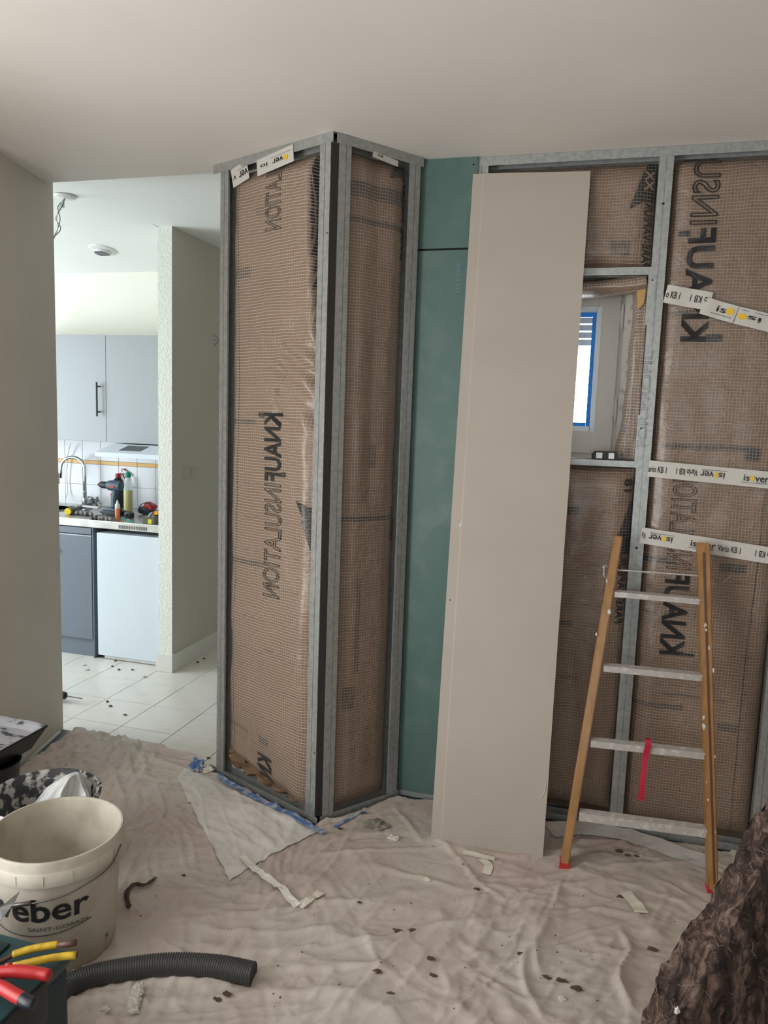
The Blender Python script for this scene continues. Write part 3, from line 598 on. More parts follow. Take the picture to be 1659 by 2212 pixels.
# ---- right face of the boxed-in corner
FR = Face((-.986, 2.712), (-.745, 3.030))
pr = thing('stud_frame', FR.p(.2, 0), 'galvanised metal stud frame of the boxed-in corner facing the ladder', 'stud frame', 'metal stud frames')
track(FR, .0, .405, 2.615, LZ-.001, pr, True, 'top_track'); track(FR, .0, .400, .004, .034, pr, False, 'bottom_track')
stud(FR, .012, .064, .034, 2.622, pr, mid=.042); stud(FR, .342, .392, .034, 2.622, pr, flip=True)
def dR_(u, z):
    f = falloff(FR, u, z, .06, .345, .03, 2.61, .07)
    return min(-.045+.040*f+.010*nz(u*5, z*2, 21)*f+.003*nz(u*18, z*9, 22) - .015*max(0, 1-abs(u-.20)/.05)*(1 if z > 1.3 else 0)*.5*(1+nz(1, z*2, 4)), .003)
mR = membrane_mat('membrane_corner_right', bands=((.20, 2.48, .13, .03, .9), (.20, 2.37, .13, .014, .9), (.18, 1.235, .2, .012, 1.2), (.16, .80, .014, .20, .7), (.21, 1.48, .02, .05, .6), (.13, .50, .03, .05, .8)))
insr = thing('insulation_panel', FR.p(.2, .05, -.05), 'narrow brown meshed insulation bay between the two closest studs, left of the green board', 'insulation', 'insulation bays behind metal studs')
PR_ = Panel(FR, .064, .345, .036, 2.612, dR_); PR_.mesh(mR, insr)
mb = MB(); fbox(mb, FR, .064, .345, .036, 2.612, -.16, -.15); mb.build('wool', M['dark'], insr)
PR_.text('lettering', 'PARE-VAPEUR', M['ink'], insr, 0, 2.255, 2.66 if False else 2.595, .345, .318, bold=.01, label='black mirrored lettering running up the right edge')
PR_.patch('print_triangle', [(.285, 2.60), (.338, 2.60), (.338, 2.57), (.245, 2.545)], insr); PR_.patch('print_triangle', [(.342, 1.28), (.342, 1.13), (.322, 1.14)], insr)
f_, L_ = on_face(FR, .155, 2.608, .275, 2.598, .022, lambda a: .006)
tape_piece('adhesive_tape', f_, L_, .03, 'thin white tape sliver at the top of the narrow corner bay', 'printed white tapes', [('is', .2, .4, .5, .9, 'ink')], FR.p(.2, 2.6, .006))
# corner gap between the two frames: its shade put in as a near-black strip
mb = MB(); mb.prism([FL.p(.6615, .035, -.003), FR.p(.0105, .035, -.003), FR.p(.0105, .035, -.06), FL.p(.6615, .035, -.06)], (0, 0, 2.578)); tag(mb.build('gap_shade_strip', M['dark'], origin=FR.p(0, .035, -.03)), 'dark wool strip in the gap at the corner between the two metal frames', 'insulation')
# ---- green board
FG = Face((-.752, 3.052), (-.538, 3.052))
for (z0, z1, lab) in ((.022, 2.302, 'tall green moisture-resistant plasterboard left of the leaning board, dusty with pale smears'), (2.310, 2.650, 'short green plasterboard offcut above the dark joint, under the ceiling')):
    mb = MB(); fbox(mb, FG, -.06, .222, z0, z1, -.0125, 0)
    g_ = mb.build('green_plasterboard', M['green'], origin=FG.p(.1, z0)); tag(g_, lab, 'plasterboard', 'green plasterboards')
    screws(FG, [(.205, z) for z in ((2.36, 2.46, 2.62) if z0 > 2 else (2.27, 1.95, 1.35, .8, .2))], g_, .004)
    if z0 < 2:
        text_on('stamp', 'BA13 H1', lambda a, b: FG.p(.155+.02*b, 2.25-.11*a, .0006), M['faintink'], g_, label='faint blue stamp')
        text_on('stamp', 'PLACO', lambda a, b: FG.p(.205-.022*b, 1.18+.14*a, .0006), M['faintink'], g_, label='faint blue stamp')
mb = MB(); fbox(mb, FG, -.06, .235, .004, .028, .0005, .003); fbox(mb, FG, -.06, .235, .004, .006, -.04, .003)
tag(mb.build('floor_track', M['steel'], origin=FG.p(.1, .005)), 'short steel floor track at the foot of the green board', 'track')
mb = MB(); fbox(mb, FG, -.06, .235, 2.298, 2.316, -.03, -.014); tag(mb.build('backing_strip', M['dark'], origin=FG.p(.1, 2.3, -.02)), 'dark strip showing through the joint between the green boards', 'strip')
# ---- right wall frame
FW = Face((-.540, 3.063), (2.15, 3.063)); X0 = -.540
pw = thing('stud_frame', FW.p(1.0, 0), 'long galvanised metal stud frame of the right-hand wall around the small window', 'stud frame', 'metal stud frames')
track(FW, .0, 2.69, 2.616, LZ-.001, pw, True, 'top_track'); track(FW, .0, 2.69, .004, .034, pw, False, 'bottom_track')
for u in (0.0, .676, 1.200, 1.80, 2.40): stud(FW, u, u+.050, .034, 2.622, pw)
hdr = MB(); fbox(hdr, FW, .05, .676, 2.196, 2.226, -.002, 0); fbox(hdr, FW, .05, .676, 2.196, 2.198, -.05, 0); fbox(hdr, FW, .05, .676, 2.196, 2.226, -.05, -.048); tag(hdr.build('header_track', M['steel'], pw), 'horizontal track above the window')
sil = MB(); fbox(sil, FW, .05, .676, 1.480, 1.506, -.002, .0); fbox(sil, FW, .05, .676, 1.504, 1.506, -.05, 0); fbox(sil, FW, .05, .676, 1.480, 1.506, -.05, -.048); tag(sil.build('sill_track', M['steel'], pw), 'horizontal track below the window')
for nm, z0, z1 in (('track_tab', 2.015, 2.200), ('track_tab', 1.500, 1.680)):
    mb = MB(); fbox(mb, FW, .668, .696, z0, z1, .0008, .0025); tb = mb.build(nm, M['steel'], pw); tag(tb, 'folded end tab of the window track screwed on the stud'); 
screws(FW, [(.683, 2.178), (.683, 1.630), (.700, 2.45), (.700, 1.17)], pw, .005)
text_on('stamp', 'PROFIL', lambda a, b: FW.p(.684-.012+.034*(1-b), 1.96-.20*a if False else 1.70+.22*a, .0008), M['studink'], pw, outline=.007, label='faint printed lettering on the stud')
text_on('stamp', 'FOR', lambda a, b: FW.p(.684-.012+.034*(1-b), 1.70-.16+.12*a+.02, .0030), M['studink'], pw, outline=.007, label='faint printed lettering on the stud')
def bay(name, u0, u1, z0, z1, label, seam=None, bands=(), amp=1.0, seed=0, warm=1.0, dep=-.045, curl=None):
    def d_(u, z):
        f = falloff(FW, u, z, u0, u1, z0, z1, .06)
        v = dep+.040*f+.012*amp*nz(u*3.2, z*1.7, seed)*f+.0045*nz(u*12, z*9, seed+3)
        v += amp*.008*f*math.sin(u*34+3*nz(u*2, z*2, seed+7))*max(0, nz(u*1.5, z*1.1, seed+8)+.25)
        return min(v, .002)
    t = thing('insulation_panel', FW.p((u0+u1)/2, z0, -.05), label, 'insulation', 'insulation bays behind metal studs')
    P_ = Panel(FW, u0, u1, z0, z1, d_); P_.mesh(membrane_mat('membrane_'+name, seam, bands, warm), t)
    mb = MB(); fbox(mb, FW, u0, u1, z0-.03 if z0 < .2 else z0, z1, -.125, -.062); mb.build('wool', M['woolback'], t); return P_, t
Pa, ta = bay('top', .052, .674, 2.228, 2.606, 'brown meshed insulation above the small window, partly behind the leaning board', bands=((.56, 2.30, .04, .03, .8), (.12, 2.57, .06, .02, 1.2)), seed=31, dep=-.05)
Pb, tb_ = bay('low', .052, .674, .075, 1.474, 'brown meshed insulation under the small window, behind the ladder', bands=((.43, 1.30, .05, .02, 1.2), (.45, .84, .03, .015, 1.), (.40, .40, .03, .02, 1.), (.48, .62, .04, .01, .7)), seed=41)
Pc, tc_ = bay('right', .728, 1.198, .060, 2.606, 'tall brown meshed insulation bay to the right of the window, crossed by three white tapes', seam=1.13, bands=((.93, 1.57, .17, .014, .9), (1.08, 1.55, .03, .03, 1.2), (1.14, 2.10, .03, .02, 1.), (.80, 2.06, .06, .012, .7), (.78, 1.13, .07, .016, .9), (1.05, 1.12, .05, .02, .9), (.82, .55, .10, .014, .8), (1.08, .50, .04, .02, .8), (.95, .60, .12, .01, .6)), seed=51, dep=-.045)
Pd, td_ = bay('far', 1.252, 1.798, .060, 2.606, 'brown meshed insulation bay at the far right', seed=61, warm=.9)
Pc.text('lettering', 'KNAUF', M['ink'], tc_, 0, 1.955, 2.360, .795, .890, bold=.03, label='solid black mirrored lettering running up, near the top')
Pc.text('lettering', 'INSU', M['ink'], tc_, 0, 2.372, 2.604, .795, .890, outline=.018, label='outlined black mirrored lettering at the top')
Pc.text('lettering', 'KNAUF', M['ink'], tc_, 0, .760, 1.085, .812, .902, bold=.03, label='solid black mirrored lettering running up, behind the ladder')
Pc.text('lettering', 'INSULATION', M['ink'], tc_, 0, 1.10, 1.478, .812, .902, outline=.011, label='outlined black mirrored lettering between the tapes')
for (z0, z1) in ((1.955, 2.000), (.760, .790)): Pc.patch('letter_ascender', [(.885, z0), (.94, z0), (.94, z1-.018), (.885, z1-.018)], tc_, off=.0035)
Pc.patch('letter_descender', [(.76, 2.334), (.80, 2.334), (.80, 2.352), (.76, 2.352)], tc_, off=.0035)
Pa.text('lettering', 'PARE-VAPEUR', M['ink'], ta, 0, 2.23, 2.46, .638, .668, bold=.01, label='black mirrored lettering running up beside the stud')
Pa.patch('print_triangle', [(.580, 2.435), (.635, 2.465), (.672, 2.462), (.672, 2.604), (.640, 2.604)], ta, off=.006)
tag(text_on('lettering', 'XX', lambda a, b: Pa.pt(.632+.032*b, 2.50+.075*a, .008), mat('membrane_show_through', (.30, .21, .155), .5), ta, bold=.03), 'pale letters left open in the black arrow')
Pb.text('lettering', '18', M['ink'], tb_, 0, 1.385, 1.435, .638, .668, bold=.02)
Pb.text('lettering', 'PARE-VAPEUR', M['ink'], tb_, 0, .86, 1.13, .640, .668, bold=.01, label='black mirrored lettering behind the ladder rail')
Pb.patch('print_triangle', [(.672, 1.36), (.672, 1.14), (.60, 1.12)], tb_)
# membrane lining of the window reveal: rolled sausage above, strip on the right
rv = thing('reveal_lining', FW.p(.5, 2.15, -.1), 'meshed brown membrane rolled over the top and right edge of the window opening', 'insulation')
def roll(pts, rad, mt, name, ns=14):
    mb = MB(); pts = bez(pts, 10); mb.tube(pts, [(rad[0], rad[1])]*len(pts), ns); o = mb.build(name, mt, rv, smooth=True)
    me = o.data; l = me.uv_layers.new(name='UVMap')
    for lp in me.loops: 
        c_ = me.vertices[lp.vertex_index].co; l.data[lp.index].uv = (c_.x+c_.y*.7, c_.z+c_.y*.7)
    return o
mrev = membrane_mat('membrane_reveal', warm=.95, fil=.7)
roll([FW.p(.05, 2.160, -.085), FW.p(.25, 2.157, -.085), FW.p(.45, 2.160, -.085), FW.p(.60, 2.172, -.08), FW.p(.672, 2.18, -.07)], (.06, .033), mrev, 'rolled_edge')
def dv(u, z): return -.055-.05*max(0, 1-(u-.615)/.03)+.006*nz(u*9, z*7, 77)
mb = MB(); rows = []
for j in range(41):
    z = 1.508+.66*j/40; t = j/40; ub = .592+.028*t+.010*nz(3, z*7, 5)+.016*math.sin(t*3.2)+(-.018 if t < .35 else 0)*0
    rows.append([mb.bm.verts.new(FW.p(ub+(.674-ub)*k/6, z, -.052-(.075 if k == 0 else (.02 if k == 1 else 0))+.004*nz(k, z*12, 3))) for k in range(7)])
for a, b in zip(rows, rows[1:]):
    for k in range(6): mb.bm.faces.new((a[k], a[k+1], b[k+1], b[k]))
o = mb.build('side_lining', mrev, rv, smooth=True); l = o.data.uv_layers.new(name='UVMap'); off = wloc(o)
for lp in o.data.loops: c_ = o.data.vertices[lp.vertex_index].co+off; l.data[lp.index].uv = (c_.x+c_.y, c_.z)
mb = MB(); mb.prism([FW.p(.632, 2.15, -.045), FW.p(.665, 2.16, -.045), FW.p(.660, 2.10, -.045), FW.p(.640, 2.075, -.045)], FW.n*.004); tag(mb.build('corner_tape', mat('ochre_tape', (.50, .30, .10), .5), rv), 'ochre patch at the corner of the lining')
# ---- small window
wn = thing('window_1', (-.1, 3.25, 1.85), 'small cream-painted casement window edged with blue masking tape', 'window'); wn['kind'] = 'structure'; 
for k in ('label', 'category'): del wn[k]
yw = 3.222
fm = MB(); fm.box((-.34, yw, 1.52), (.040, yw+.05, 1.628), bev=.003).box((-.34, yw, 2.085), (.040, yw+.05, 2.168), bev=.003).box((-.052+.004, yw-.001, 1.53), (.041, yw+.05, 2.167), bev=.003).box((-.34, yw, 1.53), (-.28, yw+.05, 2.167)); fm.build('casement', M['frame'], wn)
of = MB(); of.box((.0405, yw+.012, 1.50), (.058, yw+.07, 2.19)).box((-.34, yw+.012, 2.168), (.05, yw+.07, 2.20)).box((-.34, yw+.008, 1.49), (.058, yw+.07, 1.521)); of.build('window_frame', M['frame'], wn)
gl = mat('window_glass', (1, 1, 1), 0.02, trans=1, ior=1.02)
MB().box((-.28, yw+.028, 1.628), (-.048, yw+.032, 2.085)).build('pane', gl, wn)
bt = MB(); bt.box((-.066, yw+.012, 1.6295), (-.0465, yw+.016, 2.0845)).box((-.28, yw+.012, 2.066), (-.0662, yw+.016, 2.0845)).box((-.28, yw+.012, 1.6295), (-.0662, yw+.016, 1.644)); tag(bt.build('masking_tape', M['bluew'], wn), 'bright blue masking tape round the pane')
ml = MB(); ml.box((-.050, yw-.004, 1.61), (-.030, yw, 2.105)).box((-.30, yw-.004, 2.087), (-.048, yw, 2.105)).box((-.30, yw-.004, 1.61), (-.048, yw, 1.630)); tag(ml.build('glazing_bead', M['white'], wn), 'white painted bead')
for z in (2.065, 1.70):
    h_ = MB().cyl((.047, yw-.012, z-.045), (.047, yw-.012, z+.045), .006, n=10).cyl((.047, yw-.012, z-.05), (.047, yw-.012, z+.05), .0035, n=8); h_.box((.036, yw-.006, z-.025), (.062, yw-.001, z+.025)); h_.build('hinge', M['frame'], wn, angle=40)
for k in range(5): MB().box((-.36, yw+.12, 1.965+.030*k), (.06, yw+.135, 1.965+.030*k+.024)).build('shutter_slat', M['shutter'], wn)
# ---- tapes over the right bay
def wall_tape(x0, z0, x1, z1, wd, label, texts, dep=.006):
    f_, L_ = on_face(FW, x0-X0, z0, x1-X0, z1, wd, lambda a: dep+.002*math.sin(a*9))
    return tape_piece('adhesive_tape', f_, L_, wd, label, 'printed white tapes', texts, FW.p((x0+x1)/2-X0, (z0+z1)/2, dep))
wall_tape(.192, 2.128, .350, 2.098, .066, 'upper tape, first torn piece, starting at the stud', vario('o KB 1', .02, .32, False)+vario('io KB 1', .55, .95, True))
wall_tape(.322, 2.085, .438, 2.050, .062, 'upper tape, middle torn piece with a cut-off word', [('is', .42, .70, .40, .74, 'ink'), ('*', .70, .92, .38, .78, 'yellow'), ('_', .30, .90, .22, .25, 'greyink')], .0085)
wall_tape(.440, 2.050, .66, 1.995, .062, 'upper tape, last piece running off at the right edge of the photo', [('*', .02, .16, .32, .64, 'yellow'), ('is', .38, .17, .64, .36, 'ink'), ('_', .05, .45, .84, .87, 'greyink'), ('is', .72, .86, .40, .70, 'ink'), ('_', .68, .98, .22, .25, 'greyink')])
T2 = 1.0/.50
wall_tape(.180, 1.480, .68, 1.455, .062, 'middle horizontal tape, level with the window sill', vario('ario KB 1', .00, .13, False)+vario('Vario KB 1', .20, .35, True)+logo(.37, .54, True)+logo(.67, .84, False)+vario('Vario', .87, .99, False))
wall_tape(.172, 1.222, .68, 1.176, .062, 'lowest horizontal tape, just above the ladder tops', vario('Va', .005, .035, True)+logo(.055, .225, True)+logo(.355, .53, False)+vario('Vario KB 1', .545, .70, False)+vario('Vario KB 1', .80, .96, True))
# ---- laser box / tape measure on the sill track
q = FW.p(.5, 1.507, -.02); q = PV(1306, 985, (0, 3.075), 0); q.z = 1.507
tm_ = thing('tape_measure', q, 'small black and white tape measure lying on the steel track under the window', 'tape measure')
K_ = 1.45
def T_(x, y, z): return q+Vector((x*K_, y, z*K_*.95))
MB().prism([T_(-.033, -.02, 0), T_(.034, -.02, 0), T_(.036, -.02, .012), T_(.030, -.02, .022), T_(-.026, -.02, .022), T_(-.034, -.02, .014)], (0, .03, 0)).build('case', M['black'], tm_)
for xa, xb in ((-.022, -.006), (.010, .024)): MB().box(T_(xa, -.0215, .002), T_(xb, -.0195, .018)).build('label_plate', M['wplastic'], tm_)
MB().cyl(T_(.002, -.0225, .010), T_(.002, -.0195, .010), .011, n=16).build('button', M['black'], tm_)
# ---------------------------------------------------------------- dust sheet over the floor
_perm = np.random.default_rng(3).random((64, 64))
def vnoise(x, y):
    xi, yi = np.floor(x).astype(int), np.floor(y).astype(int); fx, fy = x-xi, y-yi
    fx, fy = fx*fx*(3-2*fx), fy*fy*(3-2*fy); g = lambda a, b: _perm[a % 64, b % 64]
    return (g(xi, yi)*(1-fx)+g(xi+1, yi)*fx)*(1-fy)+(g(xi, yi+1)*(1-fx)+g(xi+1, yi+1)*fx)*fy*1.0
FOLDS = [([(1215, 1905), (1200, 1950), (1180, 1985)], .020, .014), ([(1180, 1984), (1090, 2025), (1006, 1998)], .008, .014),
 ([(1033, 1921), (1006, 1998), (934, 2016), (862, 2043), (825, 2093), (744, 2188)], .020, .013), ([(735, 1804), (699, 1849), (626, 1912), (560, 1990)], .018, .015),
 ([(789, 1751), (753, 1813), (720, 1870), (640, 1960)], .013, .012), ([(760, 1790), (735, 1835), (690, 1880)], .010, .010), ([(848, 1750), (890, 1800), (907, 1824)], .013, .013), ([(935, 1822), (966, 1840), (1033, 1921), (1083, 1953)], .017, .014),
 ([(789, 2034), (816, 2089), (818, 2110)], .018, .013), ([(545, 2120), (600, 2112), (680, 2107), (816, 2098)], .014, .018), ([(1337, 2024), (1360, 2072), (1334, 2123), (1360, 2190)], .026, .016),
 ([(1187, 1992), (1156, 2046), (1162, 2097)], .018, .014), ([(256, 1975), (337, 1992), (422, 2010), (500, 1960), (560, 1914)], .014, .016), ([(270, 1846), (330, 1826), (388, 1790)], .006, .008),
 ([(275, 1862), (360, 1842), (450, 1808)], .006, .008), ([(275, 1884), (380, 1872), (490, 1850)], .005, .008), ([(270, 1820), (310, 1795), (350, 1765)], .006, .008), ([(275, 1830), (310, 1800), (352, 1772)], .012, .007), ([(276, 1852), (330, 1815), (388, 1786)], .013, .007), ([(280, 1872), (350, 1835), (432, 1800)], .013, .008), ([(285, 1890), (380, 1860), (475, 1836)], .012, .008), ([(268, 1812), (300, 1775), (332, 1745)], .010, .007), ([(290, 1912), (400, 1885), (505, 1868)], .011, .008), ([(300, 1815), (360, 1790), (400, 1760)], .006, .005), ([(272, 1795), (295, 1762), (300, 1730)], .006, .006), ([(250, 1680), (330, 1690), (400, 1700)], .007, .008), ([(240, 1650), (330, 1668), (400, 1672)], .007, .008), ([(300, 1960), (360, 1930), (440, 1925)], .007, .008), ([(480, 1935), (520, 1925), (590, 1900)], .010, .008), ([(145, 1603), (143, 1640), (144, 1680)], .010, .010), ([(160, 1590), (163, 1612), (168, 1628)], .014, .012),
 ([(180, 1625), (220, 1612), (262, 1617)], .014, .012), ([(190, 1612), (300, 1637), (400, 1652)], .012, .014), ([(952, 2107), (970, 2152), (957, 2180)], .014, .012), ([(1133, 2053), (1130, 2110), (1140, 2160), (1169, 2210)], .020, .015),
 ([(560, 1990), (480, 2060), (430, 2120)], .010, .016), ([(600, 1950), (590, 2010), (600, 2080)], .008, .016), ([(744, 2188), (700, 2200), (660, 2212)], .012, .014), ([(1080, 1960), (1050, 2030), (1010, 2060)], .010, .012), ([(650, 2090), (700, 2030), (780, 1990), (900, 1960)], .007, .016),
 ([(330, 2120), (500, 2060), (620, 2010)], .006, .02), ([(880, 2160), (960, 2060), (1060, 1990)], .008, .014), ([(600, 2190), (760, 2120), (900, 2060)], .007, .016), ([(1180, 1770), (1300, 1790), (1420, 1830), (1520, 1870)], .006, .010), ([(1230, 2170), (1290, 2100), (1330, 2030)], .006, .014), ([(1240, 1935), (1330, 1915), (1480, 1960)], .006, .02), ([(1260, 1990), (1400, 1960), (1500, 1990)], .005, .02)]
_segs = []
for pts, amp, wd in FOLDS:
    q = bez([PF(*p) for p in pts], 5); q = [Vector((p.x+.010*noise.noise(p*7), p.y+.010*noise.noise(p*7+Vector((5, 5, 5))), 0)) for p in q]
    for i, (a, b) in enumerate(zip(q, q[1:])):
        t = (i+.5)/len(q); _segs.append((a.x, a.y, b.x, b.y, amp*(.35+.65*math.sin(math.pi*min(1, max(0, t)))**.6)*1.25*(.8+.5*noise.noise(a*9)), wd*.85))
def cloth_h(x, y):
    x = np.asarray(x, float); y = np.asarray(y, float); wx = x+.05*(vnoise(x*5, y*5)-.5); wy = y+.05*(vnoise(x*5+9, y*5+3)-.5)
    h = .006+.010*vnoise(x*2.3+4, y*2.3)
    for (ca, sa, fr, st, amp, off) in ((.87, .5, 11, 3.2, .0075, 0), (.42, .9, 15, 4.5, .005, 7), (.97, -.2, 9, 3.0, .006, 13)):
        a = (ca*wx+sa*wy); b = (-sa*wx+ca*wy); n = vnoise(a*st+off, b*fr+off); rg = 1-np.abs(2*n-1); gate = np.clip(vnoise(a*2.1+off*2, b*2.1+3)*1.9-.55, 0, 1)
        h = h+1.5*amp*np.clip(rg-.55, 0, 1)**1.6/.30*gate
    for (ca, sa, fr, st, amp, off) in ((.7, .7, 28, 5, .0066, 31), (.98, .1, 32, 6, .0056, 37), (.2, .97, 26, 6, .0056, 41), (.85, -.5, 30, 6, .005, 43)):
        a = (ca*wx+sa*wy); b = (-sa*wx+ca*wy); n = vnoise(a*st+off, b*fr+off); rg = 1-np.abs(2*n-1); gate = np.clip(vnoise(a*3.1+off*2, b*3.1+3)*2.2-.7, 0, 1)
        h = h+amp*np.clip(rg-.6, 0, 1)**1.3/.30*gate
    lw = np.clip((-.55-x)/.5, 0, 1)*np.clip((y-1.2)/.4, 0, 1)
    for (ca, sa, fr, st, off) in ((.30, -.95, 34, 2.4, 71), (.62, -.78, 26, 2.6, 77), (.9, .43, 28, 4, 83)):
        a = (ca*wx+sa*wy); b = (-sa*wx+ca*wy); n = vnoise(a*st+off, b*fr+off); rg = 1-np.abs(2*n-1); h = h+.0095*lw*np.clip(rg-.6, 0, 1)**1.3/.30*np.clip(vnoise(a*2.3+off, b*4+3)*2.2-.75, 0, 1)
    h = h+.0030*vnoise(wx*30, wy*24)+.0014*vnoise(wx*62, wy*55)
    best = np.zeros_like(h)
    for (ax, ay, bx, by, amp, wd) in _segs:
        dx, dy = bx-ax, by-ay; L2 = dx*dx+dy*dy+1e-9; t = np.clip(((x-ax)*dx+(y-ay)*dy)/L2, 0, 1); ddx, ddy = x-ax-t*dx, y-ay-t*dy
        s = np.sign(ddx*dy-ddy*dx); d = np.hypot(ddx, ddy); best = np.maximum(best, amp*np.exp(-(d/(wd*np.where(s > 0, .50, 1.35)))**1.35))
    return h*(1-.4*np.clip(best/.02, 0, 1))+best
def ymax(x):
    xs = [-2.50, -2.30, -2.05, -1.75, -1.62, -.995, -.745, -.60, -.53, 2.2]; ys = [3.135, 3.115, 3.10, 3.065, 2.955, 2.672, 3.005, 3.035, 3.035, 3.03]
    return np.interp(x, xs, ys)+.006*np.sin(x*31)+.004*np.sin(x*77)
def cloth_sheet(name, x0, x1, y0, y1f, res, hf, material, x0f=None, nrow=None):
    nx = int((x1-x0)/res); ny = nrow or int((3.1-y0)/res)
    tx = np.linspace(0, 1, nx+1); ty = np.linspace(0, 1, ny+1); T, S = np.meshgrid(tx, ty)
    X = x0+(x1-x0)*T; Yt = y1f(X); Yy = y0+(Yt-y0)*S
    if x0f is not None: X = np.maximum(X, x0f(Yy)+.0*X)
    Z = hf(X, Yy); vs_ = np.stack([X, Yy, Z], -1).reshape(-1, 3)
    idx = np.arange((nx+1)*(ny+1)).reshape(ny+1, nx+1); fs = np.stack([idx[:-1, :-1], idx[:-1, 1:], idx[1:, 1:], idx[1:, :-1]], -1).reshape(-1, 4)
    me = bpy.data.meshes.new(name); me.from_pydata(vs_.tolist(), [], fs.tolist())
    return link_mesh(name, me, material, origin=(0, 0, 0), smooth=True)
def wall_x(y): return np.interp(y, [-2.6, 2.48, 2.68, 3.2], [-2.36, -2.36, -2.405, -2.475])
ds = cloth_sheet('dust_sheet', -2.50, 2.15, .75, ymax, .0078, cloth_h, M['cloth'], wall_x); tag(ds, 'large wrinkled cream dust sheet covering the floor, littered with crumbs', 'dust sheet')
_gx = np.arange(-2.7, 2.3, .008); _gy = np.arange(.3, 3.4, .008); _G = cloth_h(*np.meshgrid(_gx, _gy))
def HZ(x, y):
    i = min(max((x+2.7)/.008, 0), len(_gx)-2.001); j = min(max((y-.3)/.008, 0), len(_gy)-2.001); a, b = int(i), int(j); i -= a; j -= b
    return float((_G[b, a]*(1-i)+_G[b, a+1]*i)*(1-j)+(_G[b+1, a]*(1-i)+_G[b+1, a+1]*i)*j)
def PC(px, py, k=0):
    """point on the dust sheet seen at a photo pixel"""
    p = PF(px, py, .01)
    for _ in range(3): p = PF(px, py, HZ(p.x, p.y))
    p.z += k; return p
# thinner white sheet over it
quad = [Vector(PF(*p)[:2]) for p in ((398, 1668), (688, 1806), (494, 1912), (383, 1692))]
n_ = 64; vs_ = []; fs = []
for j in range(n_+1):
    for i in range(n_+1):
        s, t = i/n_, j/n_; a = quad[0].lerp(quad[1], s); b = quad[3].lerp(quad[2], s); p = a.lerp(b, t)
        e_ = .006*noise.noise(Vector((p.x*30, p.y*30, 0))); p = p+Vector((e_, e_*.7)); p.x += .03*math.sin(s*3.1)*t*(1-t)
        vs_.append((p.x, p.y, HZ(p.x, p.y)*.9+.0065+.004*max(0, noise.noise(Vector((p.x*9, p.y*13, 4)))) + .002*noise.noise(Vector((p.x*40, p.y*30, 4)))))
for j in range(n_):
    for i in range(n_): a = j*(n_+1)+i; fs.append((a, a+1, a+n_+2, a+n_+1))
me = bpy.data.meshes.new('fleece'); me.from_pydata(vs_, [], fs); o = link_mesh('cover_sheet', me, M['sheet'], origin=(quad[0].x, quad[0].y, .01), smooth=True)
tag(o, 'smaller thin whitish sheet laid on the dust sheet along the corner frame', 'sheet')
# strips of tape and paper lying about
def flat_strip(name, pts, wd, mt, label, cat, lift=.0055, group=None):
    q = [PC(*p, lift) for p in pts]; q = bez(q, 6); mb = MB(); rows = []
    for i, p in enumerate(q):
        t = (q[min(i+1, len(q)-1)]-q[max(i-1, 0)]); s = Vector((-t.y, t.x, 0)).normalized()*wd/2
        row = []
        for k in (-1, 0, 1):
            v = p+s*k; v.z = max(HZ(v.x, v.y), HZ(p.x, p.y))+lift; row.append(mb.bm.verts.new(v))
        rows.append(row)
    for a, b in zip(rows, rows[1:]):
        for k in range(2): mb.bm.faces.new((a[k], a[k+1], b[k+1], b[k]))
    return tag(mb.build(name, mt, origin=q[0]), label, cat, group)
flat_strip('masking_tape_strip', [(522, 1855), (560, 1888), (600, 1922), (642, 1960)], .028, M['masktape'], 'long cream masking tape strip lying across the edge of the thin white sheet', 'tape', lift=.0115)
flat_strip('masking_tape_strip', [(648, 1960), (672, 1945), (693, 1930)], .03, M['paper'], 'short folded beige tape end next to the long cream strip', 'tape')
flat_strip('paper_scrap', [(1000, 1844), (1030, 1850), (1068, 1858)], .026, M['paper'], 'torn ivory paper strip at the foot of the leaning board', 'paper scrap')
flat_strip('paper_scrap', [(1040, 1856), (1055, 1872), (1050, 1890)], .032, M['paper'], 'torn ivory paper tongue pointing away from the leaning board', 'paper scrap', lift=.004)
flat_strip('paper_scrap', [(1185, 1795), (1260, 1792), (1360, 1806), (1480, 1850), (1540, 1872)], .10, M['sheet'], 'long pale paper strip along the wall foot behind the ladder', 'paper strip', lift=.006)
flat_strip('paper_scrap', [(1575, 1845), (1590, 1850)], .05, M['paper'], 'small pale paper scrap behind the right ladder leg', 'paper scrap', lift=.01)
flat_strip('paper_scrap', [(1350, 1930), (1362, 1945), (1375, 1958), (1385, 1975)], .045, M['paper'], 'curled pale paper peel with a brown tip in front of the ladder', 'paper scrap', lift=.006)
flat_strip('blue_tape_strip', [(470, 1678), (530, 1716), (600, 1752), (660, 1785), (700, 1803)], .030, M['bluet'], 'faded blue masking tape strip along the foot of the left corner frame', 'tape', lift=.0095)
flat_strip('blue_tape_strip', [(722, 1790), (760, 1768), (790, 1757)], .016, M['bluet'], 'short blue tape strip at the foot of the narrow bay', 'tape', lift=.006)
def crumple(name, px, py, r, mt, label, cat, seed, rz=.8, group=None):
    p = PC(px, py); mb = MB().blob(p+Vector((0, 0, r*rz*.55)), r, r*.75, r*rz, .42, seed, 3, 2.3); return tag(mb.build(name, mt, origin=p), label, cat, group)
crumple('blue_tape_ball', 426, 1664, .030, M['bluet'], 'crumpled ball of blue masking tape by the left end of the corner frame', 'tape', 3, 1.0)
crumple('paper_ball', 449, 1667, .024, M['paper'], 'crumpled pale tape scrap beside the blue tape ball', 'scrap', 5, .6)
